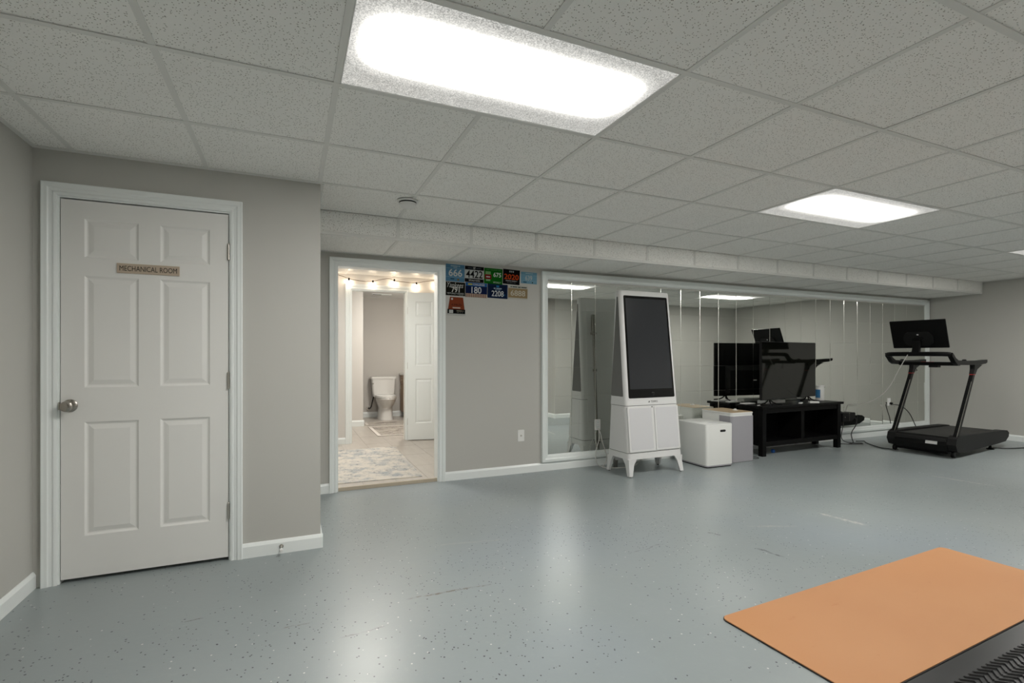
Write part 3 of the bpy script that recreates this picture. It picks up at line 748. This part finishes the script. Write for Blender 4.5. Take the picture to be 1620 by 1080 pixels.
for k in range(4): MB().lathe([(.003, .699), (.003, .6999)], (0, -.06, .30 + k * .05), 8, 'x').build('shelf_pin', M['steel'], ts)

# ------------------------------------------------------------------ television
TA = R(8.5); TW, THH = 1.245, .706; TZ = .664
tv = empty('television', (5.165, 4.205, .600), TA, label='flat black television standing on the low stand', cat='television')
z0, z1 = TZ - .6, TZ - .6 + THH
MB().box(0, TW, 0, .028, z0, z1, bev=.006).build('cabinet', M['black'], tv)
box('bezel', (.004, TW - .004, -.003, .002, z0 + .004, z1 - .004), M['gloss_black'], tv, bev=.001)
box('display', (.014, TW - .014, -.0045, -.002, z0 + .022, z1 - .014), M['display'], tv)
MB().hexa([(.16, .027, z0 + .02), (TW - .16, .027, z0 + .02), (TW - .16, .027, z0 + .40), (.16, .027, z0 + .40), (.20, .075, z0 + .05), (TW - .20, .075, z0 + .05), (TW - .20, .075, z0 + .34), (.20, .075, z0 + .34)]).build('rear_housing', M['charcoal'], tv)
box('badge', (.56, .62, .0745, .0760, z0 + .20, z0 + .215), M['plastic'], tv)
for fx in (.16, TW - .20):
    MB().tube([(fx - .09, -.085, .0095), (fx - .02, -.03, .020), (fx + .02, .012, z0 + .012)], .008, 8, 1).tube([(fx + .13, -.085, .0095), (fx + .06, -.03, .020), (fx + .02, .012, z0 + .012)], .008, 8, 1).tube([(fx + .02, .10, .0095), (fx + .02, .05, .022), (fx + .02, .012, z0 + .02)], .008, 8, 1).build('foot', M['black'], tv, smooth=True)
# small things on and about the stand
wp = empty('wipes_tub', (6.555, 4.435, .600), label='white cylindrical tub with blue label beside the television', cat='tub')
MB().lathe([(.050, 0), (.052, .005), (.052, .165), (.048, .172), (.046, .186), (0, .190)], n=24).build('tub', M['plastic'], wp, smooth=True)
arc = [(.0530 * math.cos(R(a)), .0530 * math.sin(R(a))) for a in range(128, 219, 10)] + [(.0505 * math.cos(R(a)), .0505 * math.sin(R(a))) for a in range(218, 127, -10)]
MB().prism(arc, XY, .035, .145).build('blue_label', pmat('blue print', (.04, .22, .48), .5), wp)
MB().lathe([(.0535, .184), (.0535, .196), (.047, .202), (0, .202)], n=24).build('lid', M['plastic'], wp, smooth=True)
def slab(name, cx, cy, cz, hx, hy, h, rot, mat, label, cat, bev=.004, group=None):
    return MB().box(-hx, hx, -hy, hy, 0, h, bev=bev).build(name, mat, label=label, cat=cat, loc=(cx, cy, cz), rz=rot, group=group)
slab('remote_control', 5.88, 4.225, .600, .055, .018, .014, R(28), M['plastic'], 'small white remote control lying on the black stand', 'remote')
slab('remote_control', 6.09, 4.20, .600, .060, .020, .022, R(-24), M['plastic'], 'white controller lying on the stand by the television foot', 'remote')
slab('set_top_box', 5.62, 4.43, .600, .20, .055, .040, R(4), M['box_white'], 'white set top box lying on the stand behind the television', 'set top box')
slab('white_tray', 5.24, 4.46, .600, .09, .045, .012, R(2), M['plastic'], 'flat white tray on the stand near the appliance end', 'tray')
slab('pen', 5.155, 4.235, .600, .045, .005, .008, R(24), M['plastic'], 'white pen lying on the corner of the black stand', 'pen', .002)
MB().lathe([(0, 0), (.018, .003), (.024, .014), (.024, .030), (.016, .042), (0, .045)], n=20).build('ball', pmat('blue rubber', (.02, .12, .45), .4), label='small blue ball on the floor under the black stand', cat='ball', smooth=True, loc=(5.48, 4.30, 0))
# power brick behind the stand
pb = empty('power_strip', (7.06, 4.40, .30), R(0), label='black power block wedged by the end of the black stand', cat='power strip')
MB().prism([(-.16, .0), (.03, .0), (.10, .045), (.105, .105), (.09, .118), (-.16, .118)], XZ, -.05, .05).build('body', M['charcoal'], pb)
MB().box(-.025, -.018, -.0515, -.049, .004, .114).build('seam', M['hinge'], pb)
MB().lathe([(.008, -.0512), (.008, -.0505)], (-.11, 0, .06), 12, 'y').build('button', M['hinge'], pb)
cord('power_cord', [(6.70, 4.47, .52), (6.86, 4.44, .47), (6.96, 4.42, .43), (7.00, 4.41, .415)], .006, M['cord_black'], pb)
cord('power_cord', [(7.160, 4.39, .36), (7.215, 4.36, .33), (7.19, 4.35, .24), (7.10, 4.37, .14), (7.11, 4.36, .05), (7.08, 4.32, .008), (6.95, 4.30, .007)], .006, M['cord_black'], pb)
cord('power_cord', [(6.96, 4.38, .30), (6.93, 4.38, .18), (6.90, 4.38, .08), (6.95, 4.36, .02), (7.06, 4.30, .007), (7.18, 4.26, .007), (7.10, 4.22, .007), (6.90, 4.30, .007), (6.78, 4.40, .007)], .005, M['cord_black'], pb)
# ------------------------------------------------------------------ treadmill
tm = empty('treadmill', (7.07, 3.525, 0), R(6), label='black treadmill with rear-facing display and slanted posts', cat='treadmill')
tm.scale = (.955, .955, .986)
K, KC = M['black'], M['charcoal']
MB().prism([(.02, .10), (1.52, .10), (1.60, .12), (1.66, .165), (1.66, .195), (1.60, .205), (.02, .235)], XZ, -.300, .300).build('deck', K, tm)
MB().prism([(.12, .2345), (1.62, .206), (1.645, .198), (1.645, .202), (1.62, .212), (.12, .2405)], XZ, -.255, .255).build('belt', pmat('belt rubber', (.022, .022, .020), .7, bump=(200, .3, .001)), tm)
for s_ in (-1, 1):
    a, b_ = (s_ * .268, s_ * .360); y0, y1 = min(a, b_), max(a, b_)
    MB().prism([(-.02, .235), (.06, .265), (.16, .262), (1.50, .232), (1.62, .222), (1.68, .190), (1.67, .140), (1.56, .085), (1.30, .075), (.10, .060), (.0, .085), (-.05, .16)], XZ, y0, y1).build('side_rail', KC, tm)
    y2 = s_ * .322
    pm = MB(); ring = lambda u, z, hu, hv: [(u - hu, y2 - hv, z), (u + hu, y2 - hv, z), (u + hu, y2 + hv, z), (u - hu, y2 + hv, z)]
    pm.loft([ring(.045, .225, .036, .020), ring(.10, .30, .032, .020), ring(.50, .90, .031, .019), ring(.555, .985, .031, .019)]).build('post', K, tm)
    MB().loft([ring(.553, .982, .034, .022), ring(.556, .988, .034, .022)]).build('red_ring', M['red'], tm)
    MB().loft([ring(.557, .988, .034, .022), ring(.60, 1.05, .045, .024), ring(.68, 1.105, .12, .026)]).build('post_bracket', KC, tm)
    MB().hexa([(.008, y2 - .021, .222), (.014, y2 - .021, .222), (.014, y2 - .016, .222), (.008, y2 - .016, .222), (.468, y2 - .021, .90), (.474, y2 - .021, .90), (.474, y2 - .016, .90), (.468, y2 - .016, .90)]).build('post_edge_strip', M['hinge'], tm)
    MB().lathe([(.0, -.016), (.034, -.016), (.038, -.010), (.038, .010), (.034, .016), (0, .016)], (.045, s_ * .305, .038), 20, 'y').build('wheel', K, tm, smooth=True)
    MB().lathe([(.040, 0), (.044, .008), (.022, .014), (.012, .04), (.012, .09)], (1.22, s_ * .30, 0), 16).build('foot', K, tm, smooth=True)
    # handle arm: sweeps from the high front bar down and back
    sec = [(-.115, 1.232, .021), (-.085, 1.215, .024), (-.02, 1.165, .026), (.06, 1.135, .026), (.30, 1.130, .026), (.70, 1.130, .026), (.90, 1.142, .025), (.955, 1.148, .018)]
    v0 = s_ * .325
    MB().loft([[(u, v0 - .024, z - h), (u, v0 + .024, z - h), (u, v0 + .026, z + h), (u, v0 - .026, z + h)] for u, z, h in sec]).build('handle_arm', K, tm, smooth=True)
# motor hood and front
MB().prism([(-.055, .145), (-.04, .215), (.02, .245), (.11, .243), (.11, .045), (.0, .040), (-.035, .075)], XZ, -.270, .270).build('motor_cover', K, tm)
MB().prism([(-.060, .19), (-.045, .222), (-.030, .226), (-.042, .186)], XZ, -.265, .265).build('hood_lip', KC, tm)
MB().hexa([(-.0575, -.18, .150), (-.0575, -.06, .150), (-.0480, -.06, .190), (-.0480, -.18, .190), (-.0540, -.18, .152), (-.0540, -.06, .152), (-.0440, -.06, .188), (-.0440, -.18, .188)]).build('warning_label', M['plastic'], tm)
MB().hexa([(-.0490, -.18, .188), (-.0490, -.06, .188), (-.0468, -.06, .196), (-.0468, -.18, .196), (-.0450, -.18, .188), (-.0450, -.06, .188), (-.0430, -.06, .196), (-.0430, -.18, .196)]).build('warning_stripe', pmat('label orange', (.7, .2, .03), .5), tm)
# front bar and cross console
MB().tube([(-.105, .325, 1.232), (-.125, .30, 1.236), (-.130, .15, 1.238), (-.130, -.15, 1.238), (-.125, -.30, 1.236), (-.105, -.325, 1.232)], .027, 12, 1).build('front_bar', K, tm, smooth=True)
MB().hexa([(.16, -.31, 1.095), (.24, -.31, 1.095), (.24, .31, 1.095), (.16, .31, 1.095), (.14, -.31, 1.140), (.26, -.31, 1.140), (.26, .31, 1.140), (.14, .31, 1.140)], .008).build('cross_console', K, tm)
box('control_box', (.15, .25, -.11, -.02, 1.072, 1.098), KC, tm, bev=.004)
box('red_line', (.145, .150, -.08, .06, 1.139, 1.1415), M['red'], tm)
for s_ in (-1, 1): MB().lathe([(.022, 1.155), (.022, 1.166), (.014, 1.172), (0, 1.172)], (.30, s_ * .325, 0), 16).build('jog_knob', KC, tm, smooth=True)
MB().tube([(.19, .13, 1.096), (.19, .13, 1.045), (.185, .11, 1.030), (.185, .14, 1.022)], .004, 6, 1).build('safety_key', M['cord_black'], tm)
# display on its neck, back towards the room
sv, hw_ = .015, .292
def spt(v, q, o_): return (.035 - .125 * q / .36 - o_ * .94, sv + v, 1.318 + .338 * q / .36 - o_ * .34)
sp_ = MB().hexa([spt(-hw_, 0, .0), spt(hw_, 0, .0), spt(hw_, .36, .0), spt(-hw_, .36, .0), spt(-hw_, 0, .022), spt(hw_, 0, .022), spt(hw_, .36, .022), spt(-hw_, .36, .022)], .006).build('screen', K, tm)
MB().prism(rrect(-hw_ + .006, hw_ - .006, .006, .354, .004, 2), lambda u, v, t: spt(u, v, t), -.003, .002).build('screen_glass', M['display'], sp_)
MB().prism(rrect(-.155, .155, .035, .215, .07, 7), lambda u, v, t: spt(u, v, t), .021, .040).build('rear_cover', KC, sp_)
for q in range(2): MB().prism([(a * .6 + .004 * (2 * q - 1), b_ * .6 + .182) for a, b_ in ((-.006, -.014), (.012, -.006), (.006, .014), (-.012, .006))], lambda u, v, t: spt(u, v, t), .040, .041).build('emblem', M['plastic'], sp_)
MB().hexa([(-.10, sv - .045, 1.24), (-.155, sv - .045, 1.24), (-.155, sv + .035, 1.24), (-.10, sv + .035, 1.24), spt(-.035, .13, .036), spt(-.035, .13, .075), spt(.035, .13, .075), spt(.035, .13, .036)], .005).build('neck', K, tm)
MB().prism(rrect(-.055, .055, .110, .150, .018, 5), lambda u, v, t: spt(u, v, t), .036, .060).build('pivot', K, sp_)
# treadmill cables
def tml(u, v, z):
    c, s_ = math.cos(R(6)), math.sin(R(6)); u *= .955; v *= .955; return (7.07 + u * c - v * s_, 3.525 + u * s_ + v * c, z * .986)
cord('display_cable', [tml(-.13, .07, 1.27), tml(-.17, .10, 1.19), tml(-.17, .17, 1.05), tml(-.17, .28, .80), tml(-.16, .44, .64), tml(-.18, .64, .56), (7.16, 4.44, .53), (7.20, 4.50, .46), (7.23, 4.52, .38)], .0045, M['cord_white'], tm)
cord('power_cord', [(7.26, 4.40, .006), (7.40, 4.36, .006), (7.28, 4.30, .006), (7.12, 4.10, .006), (7.02, 3.95, .006), (7.05, 3.86, .006), (7.12, 3.80, .006)], .0055, M['cord_black'], tm)
cord('power_cord', [(8.34, YB - .02, .46), (8.42, YB - .10, .46), (8.55, YB - .15, .36), (8.66, YB - .16, .20), (8.72, YB - .18, .06), (8.50, YB - .24, .010), (8.05, 3.98, .010)], .006, M['cord_black'], tm)
pg = MB().lathe([(.012, 0), (.015, -.006), (.013, -.030), (.006, -.040)], (8.335, YB - .0145, .48), n=12, axis='y').build('plug', M['black'], smooth=True)
pg.parent = tm; pg.matrix_parent_inverse = tm.matrix_world.inverted()
cord('power_cord', [tml(1.30, -.30, .010), tml(1.42, -.42, .007), (8.80, 3.20, .007), (9.10, 3.15, .007), (9.33, 3.16, .007)], .006, M['cord_black'], tm)

# ------------------------------------------------------------------ mats
om = empty('exercise_mat', (1.805, 1.675, 0), R(2.2), label='orange exercise mat with black underside on the painted floor', cat='mat')
pl = rrect(0, 1.935, -.600, .012, .035, 6)
MB().prism(pl, XY, .0005, .0055).build('underside', M['mat_under'], om)
MB().prism(rrect(.003, 1.932, -.597, .009, .033, 6), XY, .0055, .0085).build('top_layer', M['mat'], om)
rm = empty('rubber_mat', (1.93, 1.074, 0), R(2.2), label='black rubber mat with raised herringbone tread beside the orange mat', cat='mat')
MB().prism(rrect(0, 1.25, -.62, .0, .012, 3), XY, .0005, .007).build('base_sheet', M['rubber'], rm)
tr = MB()
nrow = 0; y = -.085
pitch = .030
for r_ in range(15):
    for k in range(32):
        cx = .115 + k * .034 + (r_ % 2) * .004; cy = -.090 - r_ * pitch
        a = R(38 if r_ % 2 else -38); L, Wd = .0235, .0048
        c_, s_ = math.cos(a), math.sin(a)
        q = lambda u, v: (cx + u * c_ - v * s_, cy + u * s_ + v * c_)
        bq = [q(-L, -Wd), q(L, -Wd), q(L, Wd), q(-L, Wd)]; tq = [q(-L * .86, -Wd * .4), q(L * .86, -Wd * .4), q(L * .86, Wd * .4), q(-L * .86, Wd * .4)]
        V = [tr.bm.verts.new((p[0], p[1], .0065)) for p in bq] + [tr.bm.verts.new((p[0], p[1], .0125)) for p in tq]
        tr.bm.faces.new(V[4:8])
        for i in range(4): tr.bm.faces.new([V[i], V[(i + 1) % 4], V[4 + (i + 1) % 4], V[4 + i]])
tr.build('tread', M['rubber'], rm, kind='stuff')

# ------------------------------------------------------------------ hall and bathroom beyond the opening
FZ = .030
YH = 6.84                         # hall far wall
HX0, HX1 = -.55, 2.75
YT = 9.62                         # toilet wall
hf = box('floor_hall', (HX0, HX1, YB + .035, YT, -.12, FZ - .004), M['grout'], **st)
tsrc = {}
for i in range(11):
    xa = .10 - .6 + i * .300 - .09
    off = .3 if i % 2 else 0.
    for j in range(-1, 9):
        a = YB + .036 + j * .602 + off; b_ = a + .600
        a2, b2 = max(a, YB + .036), min(b_, YT - .002); x0, x1 = max(xa, HX0 + .002), min(xa + .2975, HX1 - .002)
        if b2 - a2 < .03 or x1 - x0 < .03: continue
        key = (round(x1 - x0, 3), round(b2 - a2, 3)); loc = (x0, a2, FZ - .006 + random.uniform(0, .0006))
        if key not in tsrc: tsrc[key] = MB().box(0, x1 - x0, 0, b2 - a2 - .003, 0, .006).build('tile', M['floor_tile'], hf, loc=loc)
        else: inst(tsrc[key], hf, loc)
MB().box(OX0 + .012, OX1 - .012, YB + .020, YB + .036, .0, FZ + .001).build('trim_5', pmat('threshold wood', (.50, .43, .33), .5), **st)
HW = pmat('hall paint', (.66, .635, .60), .6)
box('wall_hall_left', (HX0 - .1, HX0, YB + .12, YT, 0, TOP), HW, **st)
box('wall_hall_right', (HX1, HX1 + .1, YB + .12, YT, 0, TOP), HW, **st)
BX0, BX1, BZ = .735, 1.475, 2.085
MB().box(HX0, BX0, YH, YH + .11, 0, TOP).box(BX1, HX1, YH, YH + .11, 0, TOP).box(BX0, BX1, YH, YH + .11, BZ, TOP).build('wall_hall_back', HW, **st)
casing('trim_6', BX0, BX1, BZ, YH, .070)
MB().box(BX0 - .001, BX0 + .014, YH, YH + .11, FZ, BZ).box(BX1 - .014, BX1 + .001, YH, YH + .11, FZ, BZ).box(BX0 + .014, BX1 - .014, YH, YH + .11, BZ - .014, BZ).build('trim_7', M['trim'], **st)
baseboard('baseboard_hall', lambda u, v, t: (t, YH - u, FZ + v), HX0, BX0 - .07)
box('wall_partition', (HX0, 1.105, 8.46, 8.58, 0, TOP), HW, **st)
baseboard('baseboard_partition', lambda u, v, t: (t, 8.46 - u, FZ + v), HX0, 1.119, .10)
box('wall_bathroom', (HX0, HX1, YT, YT + .1, 0, TOP), pmat('bathroom paint', (.56, .535, .50), .6), **st)
baseboard('baseboard_bathroom', lambda u, v, t: (t, YT - u, FZ + v), HX0, HX1, .10)
hc = box('ceiling_hall', (HX0, HX1, YB + .12, YH, ZC + .02, ZC + .06), M['plastic'], **st)
tl = None
for i in range(6):
    for j in range(4):
        loc = (HX0 + i * .61 + .002, YH - (j + 1) * .61 + .002, ZC + .003)
        if tl is None: tl = box('tile', (0, .606, 0, .606, 0, .015), M['plastic'], hc, loc=loc)
        else: inst(tl, hc, loc)
for i in range(1, 6): box('cross_tee', (HX0 + i * .61 - .012, HX0 + i * .61 + .012, YB + .12, YH, ZC, ZC + .003), M['trim'], hc)
for j in range(1, 4): box('main_tee', (HX0, HX1, YH - j * .61 - .012, YH - j * .61 + .012, ZC - .0005, ZC + .0028), M['trim'], hc)
bc = box('ceiling_bathroom', (HX0, HX1, YH + .11, YT, ZC + .02, ZC + .06), M['plastic'], **st)
vt = empty('ceiling_vent', (1.50, 9.05, ZC + .02), label='small white air vent in the bathroom ceiling', cat='vent')
box('vent_frame', (-.17, .17, -.07, .07, -.006, 0), M['trim'], vt)
for k in range(4): box('louvre', (-.15, -.0, -.050 + k * .026, -.036 + k * .026, -.0075, -.0055), M['slot'], vt)
# added lamps, kept out of view, that brighten those rooms
def flush(x, y, z, r, strength, col, label):
    t = empty('added_light', (x, y, z), label=label, cat='light')
    MB().lathe([(r + .02, 0), (r + .02, -.02), (r, -.025)], n=24).build('rim', M['plastic'], t, smooth=True)
    MB().lathe([(r, -.022), (r * .97, -.04), (r * .7, -.065), (0, -.075)], n=24).build('diffuser', emat('lamp diffuser', col, strength), t, smooth=True)
flush(.75, 5.50, ZC, .30, HALL_STRENGTH, (1., .965, .90), 'added unseen round light brightening the tiled hall')
flush(1.75, 7.65, ZC + .02, .16, BATH_STRENGTH, (1., .955, .88), 'added unseen round light brightening the bathroom')
# string of bulbs
def px_y(x, y, Y):
    c, s_ = math.cos(YAW), math.sin(YAW); r = (x - 796.7) / 782.1; t = Y / (c - r * s_); return ((s_ + r * c) * t, Y, CAMH + (561.8 - y) / 782.1 * t)
sl = empty('string_lights', (0, 0, 0), label='string of small warm bulbs along the hall wall top', cat='string lights')
pts = [px_y(x, y, 6.80) for x, y in ((520, 432), (538, 435), (552, 441), (575, 445), (590, 445), (602, 442), (616, 440), (624, 444), (640, 446), (659, 448), (672, 445), (690, 443), (705, 446), (722, 448), (735, 444))]
MB().tube(pts, .004, 6, 1).build('wire', pmat('brown wire', (.12, .08, .05), .6), sl, smooth=True)
BM_ = emat('warm bulb', (1., .80, .58), BULB_STRENGTH)
for x, y in ((552, 441), (590, 445), (624, 443), (659, 448), (690, 446), (522, 433), (722, 448)):
    q = px_y(x, y, 6.795)
    s_ = MB().lathe([(.008, .014), (.012, .010), (.012, -.018), (.009, -.022)], q, 10).build('socket', K, sl, smooth=True)
    MB().lathe([(.008, -.020), (.016, -.036), (.021, -.054), (.016, -.070), (.004, -.076)], q, 14).build('bulb', BM_, sl, smooth=True)
# open six-panel bathroom door, folded back against the wall
d2 = empty('door_2', (1.480, 6.775, FZ + .010), R(-12), kind='structure')
panel_door(d2, .76, 2.03, .035, ((.105, .335), (.430, .660)), ((.23, .84), (1.02, 1.60), (1.70, 1.91)), M['trim'])
for z in (.25, 1.02, 1.78): MB().box(-.004, .0005, .003, .032, z - .045, z + .045).build('hinge', M['hinge'], d2)
# toilet
to = empty('toilet', (1.605, YT - .025, FZ), label='white toilet against the bathroom wall', cat='toilet')
PO = M['porcelain']
def ov(cx, cy, rx, ry, z, n=24, sq=2.0):
    o_ = []
    for k in range(n):
        a = 2 * math.pi * k / n; c_, s_ = math.cos(a), math.sin(a)
        o_.append((cx + rx * math.copysign(abs(c_) ** (2 / sq), c_), cy + ry * math.copysign(abs(s_) ** (2 / sq), s_), z))
    return o_
MB().loft([ov(0, -.31, .135, .245, 0, sq=3), ov(0, -.31, .125, .235, .10, sq=3), ov(0, -.33, .125, .230, .22), ov(0, -.38, .165, .28, .32), ov(0, -.40, .185, .30, .385), ov(0, -.40, .18, .295, .40)]).build('bowl', PO, to, smooth=True)
MB().loft([ov(0, -.40, .188, .300, .402), ov(0, -.40, .190, .302, .418), ov(0, -.40, .186, .298, .424)]).build('seat', PO, to, smooth=True)
MB().loft([ov(0, -.39, .185, .295, .425), ov(0, -.39, .186, .296, .440), ov(0, -.39, .165, .275, .450)]).build('seat_lid', PO, to, smooth=True)
tk = MB().loft([[(x, y, z) for x, y in rrect(-hx, hx, -.205, -.005, .035, 4)] for hx, z in ((.185, .40), (.205, .46), (.222, .73))]).build('tank', PO, to, smooth=True)
MB().loft([[(x, y, z) for x, y in rrect(-.235, .235, -.215, .0, .03, 4)] for z in (.730, .760)] + [[(x, y, .772) for x, y in rrect(-.222, .222, -.205, -.01, .03, 4)]]).build('tank_lid', PO, to, smooth=True)
MB().tube([(-.205, -.20, .66), (-.225, -.235, .66), (-.19, -.240, .655)], .009, 8).build('flush_lever', M['steel'], to, smooth=True)
MB().tube([(-.26, .02, .17), (-.26, -.05, .17), (-.22, -.09, .19), (-.20, -.10, .30), (-.17, -.10, .41)], .010, 8, 1).build('supply_hose', M['charcoal'], to, smooth=True)
MB().lathe([(.035, .022), (.035, .010), (.012, .008), (.012, -.03)], (-.26, 0, .17), 16, 'y').build('supply_valve', M['steel'], to, smooth=True)
# vanity
va = empty('vanity_cabinet', (1.955, 8.75, FZ), label='brown wooden vanity with white counter behind the open door', cat='vanity')
box('body', (0, .52, -.80, .80, .10, .80), M['vanity'], va); box('toe_kick', (.05, .52, -.80, .80, 0, .10), M['black'], va)
box('countertop', (-.03, .54, -.82, .82, .80, .835), M['counter'], va, bev=.004)
for k in range(4):
    y0 = -.79 + k * .40
    d_ = box('drawer', (-.018, 0, y0, y0 + .37, .63, .78), M['vanity'], va, bev=.003); box('drawer_panel', (-.023, -.018, y0 + .05, y0 + .32, .67, .74), M['vanity'], d_); MB().lathe([(.012, -.03), (.014, -.024), (.006, -.018)], (0, y0 + .185, .705), 12, 'x').build('knob', M['steel'], d_)
    d_ = box('cabinet_door', (-.018, 0, y0, y0 + .37, .12, .61), M['vanity'], va, bev=.003); box('door_panel', (-.023, -.018, y0 + .06, y0 + .31, .19, .54), M['vanity'], d_); MB().lathe([(.012, -.03), (.014, -.024), (.006, -.018)], (0, y0 + .32, .55), 12, 'x').build('knob', M['steel'], d_)
# rugs
def rug_mat(name, a, b_, c_, sc, seed):
    m = pmat(name, a, .95); g = N(m); p = g.mapv(g.pos(), (1, 1.0, 1), (0, 0, .2), (seed, seed * 2, 0))
    n1 = g.noise(p, sc, 6, .72); n2 = g.noise(g.mapv(p, (1.6, 1, 1)), sc * 2.6, 5, .8)
    col = g.mix(g.ramp(n1, .46, .62), a, b_); col = g.mix(g.math('MULTIPLY', g.ramp(n2, .56, .64), g.ramp(n1, .36, .60)), col, c_)
    g.link(col, g.bsdf().inputs['Base Color']); return m
r1 = empty('area_rug', (.46, 5.585, FZ), R(-2), label='cream rug with faded blue grey medallion in the hall', cat='rug')
MB().prism(rrect(-.74, .74, -.855, .80, .01, 2), XY, .0005, .008).build('pile', rug_mat('hall rug', (.60, .56, .50), (.34, .36, .375), (.085, .09, .105), 7., 1.), r1)
RB = rug_mat('bath rug', (.42, .38, .33), (.20, .175, .155), (.56, .52, .47), 9., 4.)
RW = pmat('rug border', (.66, .62, .57), .95)
def bath_rug(cx, cy, hx, hy, rz, label):
    r = empty('bath_mat', (cx, cy, FZ), rz, label=label, cat='rug')
    MB().box(-hx, hx, -hy, hy, .0005, .008).build('pile', RB, r)
    for x in (-hx, hx - .05): box('border', (x, x + .05, -hy, hy, .008, .0092), RW, r)
    for y in (-hy, hy - .04): box('border', (-hx + .05, hx - .05, y, y + .04, .008, .0092), RW, r)
bath_rug(1.54, 7.78, .38, .50, R(0), 'grey brown bath mat with pale border near the open door')
bath_rug(1.53, 8.66, .37, .19, R(-2), 'grey brown bath mat lying before the toilet')
